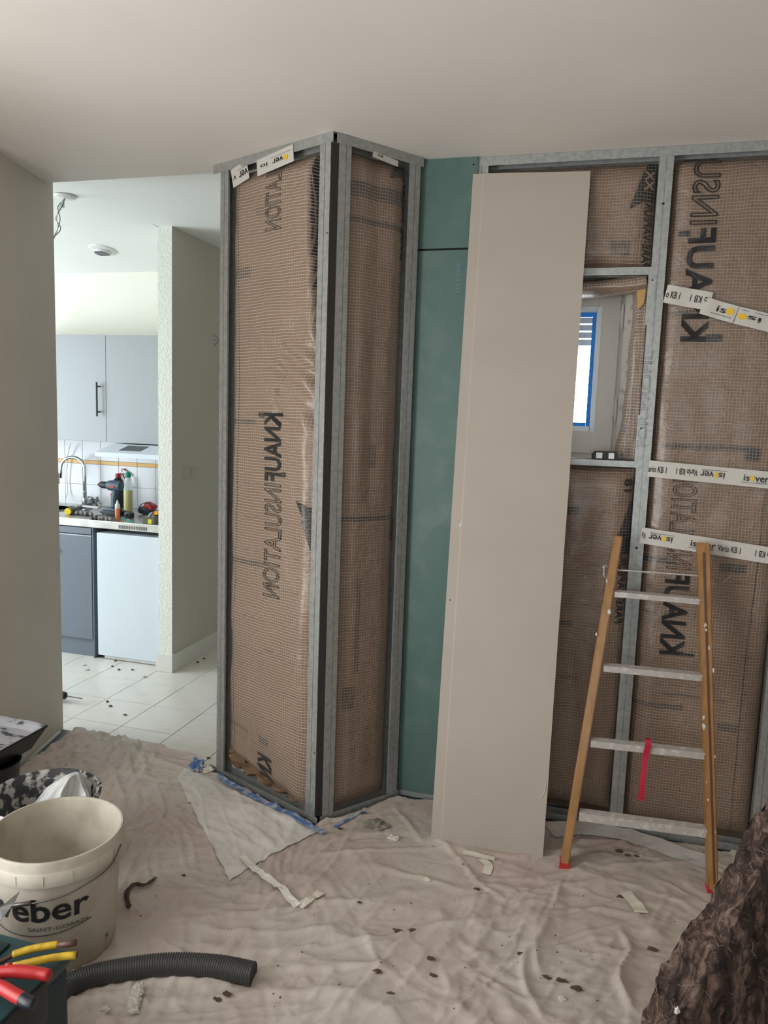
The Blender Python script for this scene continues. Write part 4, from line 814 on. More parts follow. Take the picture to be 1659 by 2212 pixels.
crumple('dust_heap', 812, 1785, .045, mat('grey_debris', (.20, .18, .15), .95, col2=(.32, .30, .26), nscale=60, bump=.8, bscale=80), 'small heap of grey sweepings at the foot of the narrow corner bay', 'debris', 9, .25)
crumple('plaster_flake', 850, 1812, .022, M['paper'], 'pale torn flake on the sheet between corner frame and leaning board', 'flake', 11, .3)
q = PC(292, 2165); mb = MB()
for k in range(5): mb.blob(q+Vector((-.013+.007*k, .034-.016*k, .012)), .016, .015, .012, .35, 20+k, 3, 2.5)
tag(mb.build('plaster_lump', M['plaster'], origin=q), 'elongated lump of dried white plaster at the bottom left of the sheet', 'plaster lump')
crumple('plaster_chip', 227, 2182, .012, M['plaster'], 'small white plaster chip left of the dried plaster lump', 'plaster chip', 31, .5)
crumple('plaster_chip', 1213, 2159, .010, M['plaster'], 'tiny white plaster chip on the right part of the sheet', 'plaster chip', 32, .5)
crumple('plaster_chip', 923, 1901, .012, M['paper'], 'small pale chip in the middle of the dust sheet', 'plaster chip', 33, .4)
# brown tuft right of the bucket
q0 = [PC(*p, .006) for p in ((278, 1965), (275, 1932), (292, 1915), (310, 1918), (335, 1903))]; mb = MB()
for k in range(7):
    o_ = Vector((rng.uniform(-.006, .006), rng.uniform(-.006, .006), rng.uniform(0, .006))); mb.tube([p+o_+Vector((rng.uniform(-.003, .003), rng.uniform(-.003, .003), 0)) for p in bez(q0, 4)], .0022, 5)
tag(mb.build('wool_tuft', M['crumb'], origin=q0[0]), 'curled tuft of dark brown mineral wool on the sheet right of the white bucket', 'wool tuft')
BIG = [(507, 1800, .011), (860, 2013, .020), (893, 2012, .016), (1213, 2120, .018), (1245, 2137, .020), (931, 2072, .016), (815, 2100, .016), (936, 2108, .014), (1126, 2062, .014), (1180, 2112, .014), (1340, 1938, .014), (1408, 2052, .018), (845, 2147, .011), (776, 1950, .009), (1030, 1921, .012), (397, 1892, .010), (490, 2148, .016), (470, 2160, .014), (1355, 1848, .014), (1375, 1850, .012), (1337, 1840, .018), (735, 1791, .014)]
BL = ['lone dark crumb on the thin white sheet', 'dark crumb, left half of the pair in the middle of the dust sheet', 'dark crumb, right half of the pair in the middle of the dust sheet', 'long dark crumb low on the right, next to the tiny white chip', 'larger dark crumb low on the right, nearest the wool slab', 'dark crumb below the central pair', 'dark crumb on the lower left end of the long diagonal fold', 'flat dark crumb near the bottom centre of the dust sheet', 'brown crumb where the diagonal folds cross on the right', 'brown crumb on the fold left of the long low crumb', 'brown tip of the pale paper peel in front of the ladder', 'brown crumb beside the wool slab, half way down', 'dark crumb at the bottom left of the central pair', 'small dark crumb near the cream tape strip', 'brown crumb under the foot of the leaning board', 'brown crumb right of the white bucket, near the wool tuft', 'dark crumb right of the hose end', 'second dark crumb right of the hose end, nearer the plaster lump', 'brown crumb behind the ladder, left of a twin', 'brown crumb behind the ladder, right of a twin', 'flat brown crumb between the ladder legs', 'dark crumb at the tip of the corner frame']
for nb, (x, y, r) in enumerate(BIG):
    r *= .62; p = PC(x, y); o = MB().blob(p+Vector((0, 0, r*.25)), r*1.25, r*.6, r*.4, .5, nb, 3, 1.8).build('wool_crumb', M['crumb'], origin=p)
    tag(o, BL[nb], 'crumb', 'wool crumbs on the dust sheet')
cm = None
for k in range(85):
    x, y = rng.uniform(260, 1500), rng.uniform(1700, 2205)
    if 640 < x < 900 and y < 1800 or (x > 1400 and y > 2000) or (930 < x < 1175 and y < 1865): continue
    p = PC(x, y)
    if p.y > float(ymax(np.array([p.x]))[0])-.03: continue
    if cm is None: o = MB().blob(Vector(p), .005, .0035, .0022, .6, 99, 1).build('wool_crumb', M['crumb'], origin=p); cm = o.data
    else: o = bpy.data.objects.new('wool_crumb', cm); sc.collection.objects.link(o); o.location = p
    s = rng.uniform(.4, 1.0); o.scale = (s, s, s); o.rotation_euler.z = rng.uniform(0, 6)
    tag(o, 'tiny dark speck of mineral wool scattered on the dust sheet', 'crumb', 'wool specks on the dust sheet')
cm2 = None
for (x, y) in ((180, 1437), (188, 1447), (243, 1440), (257, 1447), (286, 1447), (312, 1462), (232, 1516), (240, 1526), (270, 1545), (450, 1638), (441, 1423), (427, 1431), (250, 1428)):
    p = PF(x, y, .002); white = x in (180, 188, 312)
    o = MB().blob(p+Vector((0, 0, .003)), .016 if white else .009, .010 if white else .006, .004, .6, x, 2).build('floor_crumb', M['plaster'] if white else M['crumb'], origin=p)
    tag(o, 'pale plaster crumb on the cream kitchen tiles in front of the fridge' if white else 'small dark crumb on the cream kitchen floor tiles', 'crumb', 'pale crumbs on the kitchen tiles' if white else 'dark crumbs on the kitchen tiles')
# ---------------------------------------------------------------- leaning board
b0, b1, t1, t0 = Vector((-.530, 2.716, .016)), Vector((-.105, 2.752, .016)), Vector((-.105, 3.046, 2.572)), Vector((-.546, 3.046, 2.585))
bn = (b1-b0).cross(t0-b0).normalized(); 
if bn.y > 0: bn = -bn
lb = thing('leaning_plasterboard', b0.lerp(b1, .5), 'tall ivory plasterboard offcut leaning upright against the stud wall', 'plasterboard')
NU, NV = 12, 60; us = [0, .004, .086, .093, .100, .3, .5, .7, .9, .996, 1]
mb = MB(); rows = []
for j in range(NV+1):
    v = j/NV; l_, r_ = b0.lerp(t0, v), b1.lerp(t1, v); row = []
    jag = .003*noise.noise(Vector((0, v*14, 0)))
    for u in us:
        p = l_.lerp(r_, u) + (r_-l_)*(jag if u > .95 else 0); dep = -.0022*max(0, min(1, (.100-u)/.012)); row.append(mb.bm.verts.new(p+bn*dep))
    rows.append(row)
for a, b in zip(rows, rows[1:]):
    for k in range(len(us)-1): mb.bm.faces.new((a[k], a[k+1], b[k+1], b[k]))
bmesh.ops.recalc_face_normals(mb.bm, faces=mb.bm.faces)
me = bpy.data.meshes.new('face_paper'); mb.bm.to_mesh(me); mb.bm.free(); link_mesh('face_paper', me, M['board'], lb)
MB().prism([p-bn*.0040 for p in (b0, b1, t1, t0)], -bn*.009).build('gypsum_core', M['gyps_edge'], lb)
def on_board(px, py): d = ray(px, py); return Vector((0, 0, EYE))+d*((b0-Vector((0, 0, EYE))).dot(bn)/d.dot(bn))
for (x, y, r) in ((1250, 575, .004), (1208, 1110, .004), (1197, 1287, .003), (1267, 392, .005), (1176, 1640, .004), (1236, 760, .004), (972, 1296, .003)):
    p = on_board(x, y)+bn*.0004; MB().cyl(p, p+bn*.0006, r, n=8).build('dimple', M['groove'], lb)
p, q = on_board(990, 1135), on_board(1003, 1118); MB().prism([p+bn*.0006, on_board(994, 1139)+bn*.0006, on_board(1005, 1121)+bn*.0006, q+bn*.0006], bn*.0003).build('scuff', M['wall_l'], lb)
p = [on_board(1167, 1722), on_board(1176, 1710), on_board(1179, 1690)]; MB().tube([a+bn*.006 for a in bez(p, 4)], .0012, 5).build('paper_curl', M['paper'], lb)
# ---------------------------------------------------------------- ladder
LA, LB_, LC = Vector((-.022, 2.694, 0)), Vector((.493, 2.705, 0)), Vector((.230, 2.985, 1.232)); ln = (LB_-LA).cross(LC-LA).normalized()
if ln.y > 0: ln = -ln
def on_lad(px, py, off=0): d = ray(px, py); return Vector((0, 0, EYE))+d*((LA-Vector((0, 0, EYE))).dot(ln)/d.dot(ln))+ln*off
ld = thing('ladder', LA.lerp(LB_, .5), 'short wooden-railed ladder with four aluminium rungs leaning on the insulation wall', 'ladder')
def rail(pb, pt, wb, wt_):
    mb = MB(); s = Vector((1, 0, 0)); q = [pb-s*wb/2, pb+s*wb/2, pt+s*wt_/2, pt-s*wt_/2]
    mb.prism(q, -ln*.050); bmesh.ops.bevel(mb.bm, geom=mb.bm.edges[:], offset=.004, segments=2, affect='EDGES'); return mb.build('rail', M['wood'], ld, angle=50)
L0, L1 = on_lad(1219, 1868), on_lad(1336, 1158); R0, R1 = on_lad(1541, 1925), on_lad(1521, 1172)
rl = rail(L0, L1, .032, .033); rr = rail(R0, R1, .034, .044)
mb = MB(); a0, a1 = R0.lerp(R1, .02)+Vector((.004, 0, 0)), R0.lerp(R1, .97)-Vector((.002, 0, 0)); mb.prism([a0-Vector((.003, 0, 0)), a0+Vector((.003, 0, 0)), a1+Vector((.004, 0, 0)), a1-Vector((.004, 0, 0))], ln*.002); tag(mb.build('groove', M['rust'], rr), 'dark groove down the rail')
for (pb, w_) in ((L0, .036), (R0, .038)):
    q = pb+(L1-L0).normalized()*-.004; mb = MB(); s = Vector((1, 0, 0)); up = (L1-L0).normalized(); q2 = Vector(pb); down = Vector((0, 0, HZ(pb.x, pb.y)-.002))
    zb = HZ(pb.x, pb.y)+.0; mb.prism([Vector((q2.x-w_/2, q2.y, zb)), Vector((q2.x+w_/2, q2.y, zb)), q2+s*w_/2+up*.012, q2-s*w_/2+up*.012], -ln*.054); tag(mb.build('foot', M['red'], ld), 'red plastic foot')
def rung(pl_, pr_, hgt, nm='rung', rad=None):
    a, b = on_lad(*pl_), on_lad(*pr_)
    a -= ln*.024; b -= ln*.024
    mb = MB()
    if rad: mb.cyl(a-Vector((.03, 0, 0)) if nm == 'tie_rod' else a, b+Vector((.02, 0, 0)) if nm == 'tie_rod' else b, rad, n=12); return mb.build(nm, M['wire'] if nm != 'tie_rod' else M['alu'], ld, angle=40)
    a = a-Vector((.008, 0, 0)); b = b+Vector((.008, 0, 0)); d = b-a
    prof = []
    for k in range(14):
        t = k/13; y_ = -.019+.038*t; prof.append((y_, hgt*.5+.0012*(k % 2)))
    prof += [(.019, -hgt*.5), (.016, -hgt*.5), (.016, hgt*.5-.004), (-.016, hgt*.5-.004), (-.016, -hgt*.5), (-.019, -hgt*.5)]
    mb.prism([a+Vector((0, y_, z_)) for y_, z_ in prof], d); return mb.build(nm, M['alu'], ld)
r1 = rung((1333, 1282), (1512, 1298), .020); r2 = rung((1309, 1443), (1516, 1463), .022); r3 = rung((1281, 1606), (1522, 1632), .024); r4 = rung((1256, 1764), (1526, 1800), .030)
rung((1338, 1231), (1510, 1243), 0, 'tie_rod', .0035)
mb = MB(); p = on_lad(1313, 1225); mb.tube(bez([p+Vector((-.002, .0, 0)), p+Vector((-.012, -.005, .005)), p+Vector((-.012, -.01, -.03)), p+Vector((.0, -.004, -.045))], 4), .002, 6); tag(mb.build('hook', M['alu'], ld), 'steel hook on the left rail')
mb = MB(); p = on_lad(1540, 1247); mb.tube(bez([p, p+Vector((.02, 0, -.015)), p+Vector((.03, 0, -.02)), p+Vector((.05, 0, -.002)), p+Vector((.06, 0, .01))], 5), .002, 6); tag(mb.build('hook', M['wire'], ld), 'bent wire hook on the right rail')
mb = MB()
for (x, y, r) in ((1311, 1255, .006), (1316, 1322, .012), (1288, 1370, .006), (1303, 1225, .005)): mb.blob(on_lad(x, y, .001), r*.6, r*.5, r, .5, x, 2)
o = tag(mb.build('plaster_splash', M['plaster'], rl), 'dried plaster splashes'); o['kind'] = 'stuff'
mb = MB()
for (x, y, r) in ((1524, 1352, .010), (1525, 1362, .008), (1522, 1210, .004), (1521, 1215, .004), (1532, 1400, .009), (1541, 1448, .008), (1520, 1550, .008), (1521, 1570, .012), (1530, 1728, .006), (1544, 1635, .005), (1526, 1690, .004), (1545, 1798, .004)): mb.blob(on_lad(x, y, .0005), r*.45, r*.25, r, .5, x, 2)
o = tag(mb.build('plaster_splash', M['plaster'], rr), 'dried plaster splashes'); o['kind'] = 'stuff'
mb = MB(); p = on_lad(1396, 1606, .0); q = on_lad(1385, 1730, -.005)
def ribbon(mb, pts, hw, th=.001):
    rows = [[mb.bm.verts.new(Vector(a)+Vector((s*hw, 0, 0))) for s in (-1, 1)] for a in pts]
    for a, b in zip(rows, rows[1:]): mb.bm.faces.new((a[0], a[1], b[1], b[0]))
    return mb
ribbon(mb, bez([p+Vector((.003, .012, .016)), p+Vector((.004, -.004, .016)), p+Vector((.006, -.010, -.005)), p+Vector((.0, -.012, -.05)), p.lerp(q, .7)+Vector((-.001, -.006, 0)), q], 5), .0105)
tag(mb.build('red_tape', M['redtape'], origin=p), 'bright red tape strip hanging from the third ladder rung', 'tape')
# ---------------------------------------------------------------- mineral wool slab at the right
KS = .72; K = Vector((0, 0, EYE))+(PF(1452, 2240, .0)-Vector((0, 0, EYE)))*KS; nB = Vector((.64, -.77, 0)).normalized(); eB = Vector((.77, .64, 0)).normalized(); dB = (eB*math.cos(R(56))+Vector((0, 0, 1))*math.sin(R(56)))
def wool_disp(p, k=1.0): return Vector((noise.noise(p*5), noise.noise(p*5+Vector((9, 0, 0))), noise.noise(p*5+Vector((0, 9, 0)))))*.018*k+Vector((noise.noise(p*19), noise.noise(p*19+Vector((9, 0, 0))), noise.noise(p*19+Vector((0, 9, 0)))))*.010*k+Vector((noise.noise(p*48), noise.noise(p*48+Vector((9, 0, 0))), noise.noise(p*48+Vector((0, 9, 0)))))*.009*k
TB, LBt, WBt = .105*KS, .82, .60; DN = K.z/math.sin(R(56))+.01
def grid_face(mb, o, u, v, nu, nv):
    g = [[mb.bm.verts.new(o+u*(i/nu)+v*(j/nv)) for i in range(nu+1)] for j in range(nv+1)]
    for j in range(nv):
        for i in range(nu): mb.bm.faces.new((g[j][i], g[j][i+1], g[j+1][i+1], g[j+1][i]))
mb = MB(); O = K-dB*DN
grid_face(mb, O, dB*(LBt+DN), eB*WBt, 190, 80); grid_face(mb, O, dB*(LBt+DN), -nB*TB, 190, 20); grid_face(mb, O-nB*TB, dB*(LBt+DN), eB*WBt, 60, 30)
grid_face(mb, O+dB*(LBt+DN), eB*WBt, -nB*TB, 60, 12); grid_face(mb, O+eB*WBt, dB*(LBt+DN), -nB*TB, 60, 12)
bmesh.ops.remove_doubles(mb.bm, verts=mb.bm.verts, dist=.0008)
for v in mb.bm.verts:
    v.co += wool_disp(v.co); v.co.z = max(v.co.z, .022)
wb = mb.build('mineral_wool_slab', M['wool'], origin=(K.x, K.y, .02), smooth=True)
fib = MB()
for k in range(320):
    a, t = rng.uniform(.0, .82), rng.uniform(0, 1); 
    if rng.random() < .6: p = K+dB*(a*.95)-nB*TB*t; out = (-eB*math.sin(R(56))+Vector((0, 0, 1))*math.cos(R(56)))
    else: p = K+dB*(a*.95)+eB*(rng.uniform(0, .35)); out = nB
    p = p+wool_disp(p); 
    if p.z < .02: continue
    dr_ = Vector((rng.normal(), rng.normal(), rng.normal())).normalized(); L = rng.uniform(.006, .018)
    q = [p, p+out*rng.uniform(.003, .010)+dr_*L*.5, p+out*rng.uniform(.0, .010)+dr_*L]; fib.tube(q, [.0006, .0005, .0002], 3, caps=False)
fo = fib.build('loose_fibres', mat('pale_wool_fibre', (.26, .18, .14), .9), wb); fo['kind'] = 'stuff'
tag(wb, 'thick brown slab of mineral wool, torn and fibrous, leaning at the right edge', 'insulation slab')
p = K+dB*.085-nB*.03; p = PV(1461, 2182, (K.x, K.y), 0); MB().blob(K+dB*.045-nB*.012+(-eB*math.sin(R(56))+Vector((0, 0, 1))*math.cos(R(56)))*.006, .005, .004, .008, .3, 4, 2).build('plaster_fleck', M['plaster'], wb)
# ---------------------------------------------------------------- buckets, tray, toolbox, hose
BC = Vector((-1.490, 1.800, 0)); BC.z = .012
bk_ = thing('bucket', BC, 'large open white plastic bucket with black lettering, in front of the smeared tub', 'bucket')
mb = MB(); mb.lathe(BC, [(.0, .0), (.146, .0), (.158, .008), (.163, .025), (.1795, .300), (.1800, .305)], 96); mb.lathe(BC, [(.182, .372), (.180, .355), (.1755, .30), (.158, .02), (.150, .012), (.0, .010)], 96); mb.build('body', M['bucket'], bk_, smooth=True)
mb = MB(); mb.lathe(BC, [(.1795, .298), (.1905, .300), (.1925, .306), (.1925, .338), (.1905, .341), (.1895, .345), (.190, .368), (.1875, .374), (.183, .374), (.181, .366)], 96); mb.build('rim', M['bucket'], bk_, angle=35)
mb = MB()
for k in range(16): 
    th = 2*math.pi*k/16+.1; mb.prism([BC+Vector((math.cos(th+d)*r_, math.sin(th+d)*r_, z_)) for d, r_, z_ in ((-.006, .1922, .308), (.006, .1922, .308), (.006, .1922, .336), (-.006, .1922, .336))], Vector((math.cos(th), math.sin(th), 0))*.0016)
mb.build('rim_rib', M['bucket'], bk_)
def cyl_pt(th, z, r=None, off=0): rr_ = (r if r else .163+(.1795-.163)*(z-.025)/.275)+off; return BC+Vector((rr_*math.cos(R(th)), rr_*math.sin(R(th)), z-BC.z))
def cyl_hit(px, py, r):
    d = ray(px, py); a = d.x**2+d.y**2; b = -2*(d.x*BC.x+d.y*BC.y); c_ = BC.x**2+BC.y**2-r*r; ds_ = b*b-4*a*c_; t = (-b-math.sqrt(max(ds_, 0)))/(2*a); return Vector((0, 0, EYE))+d*t
hp = [cyl_hit(262, 1824, .196), cyl_hit(240, 1868, .196), cyl_hit(205, 1898, .200), cyl_hit(150, 1930, .200), cyl_hit(105, 1945, .200), cyl_hit(68, 1952, .197), cyl_hit(30, 1956, .196), cyl_hit(-30, 1950, .196), cyl_hit(-60, 1900, .196)]
hn = MB().tube(bez(hp, 8), .0022, 8).build('handle', M['wire'], bk_, smooth=True)
MB().tube([cyl_hit(66, 1951, .199), cyl_hit(36, 1955, .199), cyl_hit(6, 1962, .199)], .006, 10).build('grip', M['wire'], hn, smooth=True)
MB().prism([cyl_hit(246, 1835, .1935), cyl_hit(272, 1812, .1935), cyl_hit(272, 1850, .1935), cyl_hit(250, 1862, .1935)], (.002, -.002, 0)).build('handle_lug', M['bucket'], bk_)
text_on('lettering', 'weber', lambda a, b: cyl_pt(-122+99*a, .201+.072*b, off=.0012), M['ink'], bk_, bold=.018, maxedge=.02, label='heavy black lower-case lettering')
text_on('lettering', 'SAINT-GOBAIN', lambda a, b: cyl_pt(-78+54.5*a, .172+.012*b, off=.0012), M['greyink'], bk_, bold=.008, maxedge=.02, label='small dark capitals')
mb = MB(); pts = [cyl_pt(-120+100*t, .163-.012*math.sin(math.pi*t)*.6+.010*t*t, off=.001) for t in np.linspace(0, 1, 30)]; mb.tube(pts, .0011, 5).build('rule_line', M['ink'], bk_)
text_on('stamp', '30', lambda a, b: cyl_pt(-1+4.5*a, .066+.014*b, off=.0012), M['ink'], bk_, bold=.02)
TC = Vector((-1.765, 2.075, .010)); r0 = .178
tb = thing('mixing_tub', TC, 'black round tub smeared with white filler, behind the white bucket', 'tub')
mb = MB(); mb.lathe(TC, [(0, 0), (.135, 0), (.15, .01), (r0, .285), (r0+.006, .29), (r0+.007, .302), (r0, .305)], 72); mb.build('body', M['tub'], tb, angle=40)
mb = MB(); mb.lathe(TC, [(r0, .3045), (r0-.006, .300), (r0-.014, .26), (.140, .014), (0, .012)], 72); mb.build('inner_wall', M['tubin'], tb, smooth=True)
pf = thing('plastic_film', TC+Vector((.03, .02, .2)), 'crumpled translucent plastic bag bulging out of the smeared tub', 'plastic bag')
ap = PF(163, 1670, .345); mb = MB(); NA = 96; NRr = 22; g = []
cc = Vector((ap.x-.02, ap.y-.11, 0))
for j in range(NRr+1):
    s = j/NRr; row = []
    for i in range(NA):
        th = 2*math.pi*i/NA; fold = 2.4*(1-abs(math.sin(th*3.0+s*.5)))**2-.9+1.2*(1-abs(math.sin(th*5.5+1)))**2+.9*noise.noise(Vector((math.cos(th)*2, math.sin(th)*2, s*1.5)))
        rr_ = .012+(.135)*s**.9*(1+.13*fold*min(1, s*3)); x = ap.x+(cc.x-ap.x)*s+rr_*math.cos(th); y = ap.y+(cc.y-ap.y)*s*.9+rr_*math.sin(th)
        v2 = Vector((x-TC.x, y-TC.y)); lim = r0-.022
        if v2.length > lim and s > .45: v2 *= lim/v2.length; x, y = TC.x+v2.x, TC.y+v2.y
        z = ap.z-.20*s**1.15+.018*fold*s*(1-s)*2+.035*math.exp(-((th-5.2)/.5)**2)*math.sin(min(1,s*1.6)*3.14)+.004*noise.noise(Vector((x*30, y*30, s*8))); row.append(mb.bm.verts.new((x, y, z)))
    g.append(row)
for a, b in zip(g, g[1:]):
    for i in range(NA): mb.bm.faces.new((a[i], a[(i+1) % NA], b[(i+1) % NA], b[i]))
mb.bm.faces.new(g[0]); mb.build('film', M['film'], pf, angle=28)
# roller tray on a dark pail
PT = Vector((-2.20, 2.29, .0)); dp = thing('pail', PT+Vector((0, 0, .012)), 'dark round pail under the black roller tray at the left edge', 'pail')
mb = MB().lathe(PT, [(0, .012), (.085, .012), (.11, .255), (.114, .26), (.108, .262), (.08, .02), (0, .02)], 40); mb.build('body', M['trayblk'], dp, angle=40)
ty = thing('roller_tray', (-2.2, 2.35, .265), 'black roller tray caked with white paint at the left edge', 'roller tray')
cA, cB = PF(103, 1565, .35), PF(-66, 1658, .35); cE = PF(-2, 1545, .35); cD = cB+(cE-cA)
ctr = (cA+cB+cD+cE)/4
def shr(p, k, z): q = ctr.lerp(p, k); return Vector((q.x, q.y, z))
mb = MB(); outr = [cA, cB, cD, cE]
def ringq(k, z): return [shr(p, k, z) for p in outr]
R1_, R2_, R3_, R4_ = ringq(1, .35), ringq(.94, .345), ringq(.80, .290), ringq(1.0, .340); lo = ringq(.72, .265)
def quadring(mb, A_, B__):
    va = [mb.bm.verts.new(p) for p in A_]; vb = [mb.bm.verts.new(p) for p in B__]
    for i in range(4): mb.bm.faces.new((va[i], va[(i+1) % 4], vb[(i+1) % 4], vb[i]))
quadring(mb, R1_, R4_); quadring(mb, ringq(.985, .340), lo); quadring(mb, R4_, ringq(.985, .340)); mb.bm.faces.new([mb.bm.verts.new(p) for p in lo]); mb.build('tray_shell', M['trayblk'], ty)
mb = MB(); quadring(mb, R1_, R2_); quadring(mb, R2_, ringq(.84, .325)); mb.bm.faces.new([mb.bm.verts.new(p) for p in ringq(.84, .325)]); bmesh.ops.subdivide_edges(mb.bm, edges=mb.bm.edges[:], cuts=5, use_grid_fill=True)
for v in mb.bm.verts: v.co.z += .004*noise.noise(v.co*14)
tag(mb.build('paint_bed', M['tray'], ty, smooth=True), 'dried white paint with black showing through')
# toolbox
tbx = thing('toolbox', (-1.45, 1.2, .01), 'dark teal plastic toolbox in the bottom left corner, tools lying on its lid', 'toolbox')
MB().box((-1.78, .93, .012), (-1.155, 1.425, .295), bev=.012).build('body', M['teal'], tbx, angle=40)
lid = MB().box((-1.785, .925, .297), (-1.150, 1.430, .332), bev=.010).build('lid', M['teal2'], tbx, angle=40)
MB().box((-1.72, 1.0, .3325), (-1.30, 1.40, .338), bev=.003).build('lid_panel', M['teal'], lid, angle=40)
tag(MB().box((-1.158, 1.20, .225), (-1.143, 1.34, .325), bev=.004).build('latch', M['trayblk'], tbx, angle=40), 'black latch on the side')
# pliers with yellow handles
def P3(px, py, z): return PF(px, py, z)
py_ = thing('pincers', P3(80, 2050, .35), 'pincers with yellow dipped handles, one grip worn to brown metal, on the toolbox lid', 'pliers')
a = [P3(28, 2062, .355), P3(60, 2052, .362), P3(95, 2045, .366), P3(127, 2040, .368)]; MB().tube(bez(a, 5), (.0085, .0085) and .0085, 14).build('handle', M['yhandle'], py_, smooth=True)
tag(MB().tube([P3(124, 2041, .368), P3(150, 2039, .370), P3(166, 2036, .371)], .0075, 12).build('handle_end', M['rust'], py_, smooth=True), 'bare brown metal end')
a = [P3(28, 2088, .352), P3(70, 2078, .358), P3(120, 2068, .362), P3(165, 2063, .364)]; MB().tube(bez(a, 5), .0085, 14).build('handle', M['yhandle'], py_, smooth=True)
tag(MB().tube([P3(163, 2063.5, .364), P3(168, 2063, .364)], .0075, 12).build('handle_end', M['rust'], py_, smooth=True), 'dark end of the lower handle')
MB().tube(bez([P3(30, 2062, .355), P3(0, 2078, .350), P3(-40, 2095, .346), P3(-70, 2100, .344)], 4), .006, 10).tube(bez([P3(30, 2088, .352), P3(0, 2096, .349), P3(-40, 2100, .346), P3(-70, 2112, .344)], 4), .006, 10).cyl(P3(-40, 2098, .335), P3(-40, 2098, .358), .014, n=16).build('jaw', M['rust'], py_, smooth=True)
pr_ = thing('pliers', P3(40, 2110, .37), 'pliers with thick red handles and a black tip, in front of the yellow-handled pincers', 'pliers')
MB().tube(bez([P3(-40, 2100, .372), P3(0, 2100, .376), P3(30, 2098, .380), P3(80, 2102, .380), P3(108, 2108, .380)], 6), [.011]*6+[.0135]*6+[.014]*6+[.013]*6+[.011], 16).build('handle', M['red'], pr_, smooth=True)
MB().tube([P3(15, 2090, .384), P3(27, 2082, .388)], [.010, .004], 10).build('finger_guard', M['red'], pr_, smooth=True)
pts = bez([P3(-40, 2125, .376), P3(0, 2132, .380), P3(30, 2148, .382), P3(52, 2160, .382)], 6); MB().tube(pts, [.014]*len(pts), 16).build('handle', M['red'], pr_, smooth=True)
pts = bez([P3(48, 2158, .382), P3(62, 2166, .381), P3(76, 2170, .380)], 5); tag(MB().tube(pts, [.0145]*(len(pts)-1)+[.010], 16).build('handle_tip', M['trayblk'], pr_, smooth=True), 'black rubber tip')
MB().cyl(P3(-55, 2110, .355), P3(-55, 2110, .385), .016, n=18).tube([P3(-55, 2110, .37), P3(-110, 2105, .365)], [.014, .005], 10).build('jaw', M['rust'], pr_, angle=40)
sc_ = thing('scraper', P3(10, 1950, .40), 'broad steel filling knife poking in over the bucket lettering at the left edge', 'scraper')
MB().prism([P3(43, 1926, .43), P3(0, 1962, .43), P3(-60, 2010, .40), P3(-95, 2000, .40), P3(-40, 1940, .43), P3(0, 1930, .43)][0:3]+[P3(-40, 2040, .40), P3(5, 1985, .425), P3(30, 1952, .43)], (0, 0, .0018)).build('blade', M['blade'], sc_)
MB().tube([P3(-50, 2025, .40), P3(-110, 2075, .375), P3(-170, 2120, .352)], [.012, .014, .013], 12).build('handle', M['black'], sc_, smooth=True)
# corrugated hose
hz = [PF(120, 2150, .045), PF(165, 2122, .045), PF(230, 2102, .045), PF(350, 2085, .045), PF(460, 2088, .045), PF(547, 2104, .045)]
pts = bez(hz, 60); rd = [.034+.0024*math.sin(i*1.9) for i in range(len(pts))]
ho = thing('flexible_hose', PF(350, 2100, .02), 'short length of grey corrugated flexible hose lying on the dust sheet', 'hose')
# resample evenly so that the corrugations keep one pitch
acc = [0]
for a, b in zip(pts, pts[1:]): acc.append(acc[-1]+(b-a).length)
NR_ = int(acc[-1]/.0018); res = []; j = 0
for i in range(NR_+1):
    t = acc[-1]*i/NR_
    while j < len(acc)-2 and acc[j+1] < t: j += 1
    res.append(pts[j].lerp(pts[j+1], (t-acc[j])/max(1e-9, acc[j+1]-acc[j])))
MB().tube(res, [.0315+.0026*math.cos(i*2*math.pi/4)*.62 for i in range(len(res))], 28, caps=False).build('wall', M['hose'], ho, smooth=True)
e1 = (res[-1]-res[-8]).normalized(); MB().cyl(res[-1]-e1*.05, res[-1]-e1*.002, .029, n=28, caps=True).build('bore', M['black'], ho, angle=40)
# ---------------------------------------------------------------- drill poking out behind the left wall
dq = PF(134, 1502, .04); ddir = (PF(170, 1510, .03)-dq); ddir.z = -.004; ddir.normalize()
dd = thing('drill', dq, 'dark drill chuck with a long bit poking out behind the left wall', 'drill')
MB().tube([dq-ddir*.10, dq-ddir*.06, dq-ddir*.055, dq+ddir*.01, dq+ddir*.022, dq+ddir*.03], [.026, .026, .020, .022, .019, .008], 18).build('chuck', M['trayblk'], dd, angle=35)
MB().cyl(dq+ddir*.028, dq+ddir*.125, .0035, .003, n=8).build('drill_bit', M['wire'], dd); MB().tube([dq-ddir*.10, dq-ddir*.30], [.034, .034], 16).build('motor_housing', M['greyblue'], dd, angle=35)
# ---------------------------------------------------------------- things on the worktop
WZ = .9185
def CTP(px, py): return PF(px, py, WZ)
def lathe_thing(t, c_, prof, mt, nm, ang=35, n=24): return MB().lathe(c_, prof, n).build(nm, mt, t, angle=ang)
c_ = CTP(255, 1096); t = thing('bottle', c_, 'black bottle with a red cap standing behind the cordless drill', 'bottle')
lathe_thing(t, c_, [(0, 0), (.042, 0), (.044, .005), (.044, .170), (.038, .19), (.017, .214), (.014, .22)], M['black'], 'body'); lathe_thing(t, c_, [(.0145, .216), (.0165, .217), (.0165, .246), (0, .247)], M['red'], 'cap')
MB().prism([c_+Vector((-.02, -.0455, .10)), c_+Vector((.03, -.0455, .10)), c_+Vector((.03, -.0455, .118)), c_+Vector((-.02, -.0455, .118))], (0, .003, 0)).build('red_label', M['red'], t)
c_ = CTP(277, 1105); t = thing('washing_up_bottle', c_, 'tall clear bottle of yellow washing-up liquid with a green cap', 'bottle')
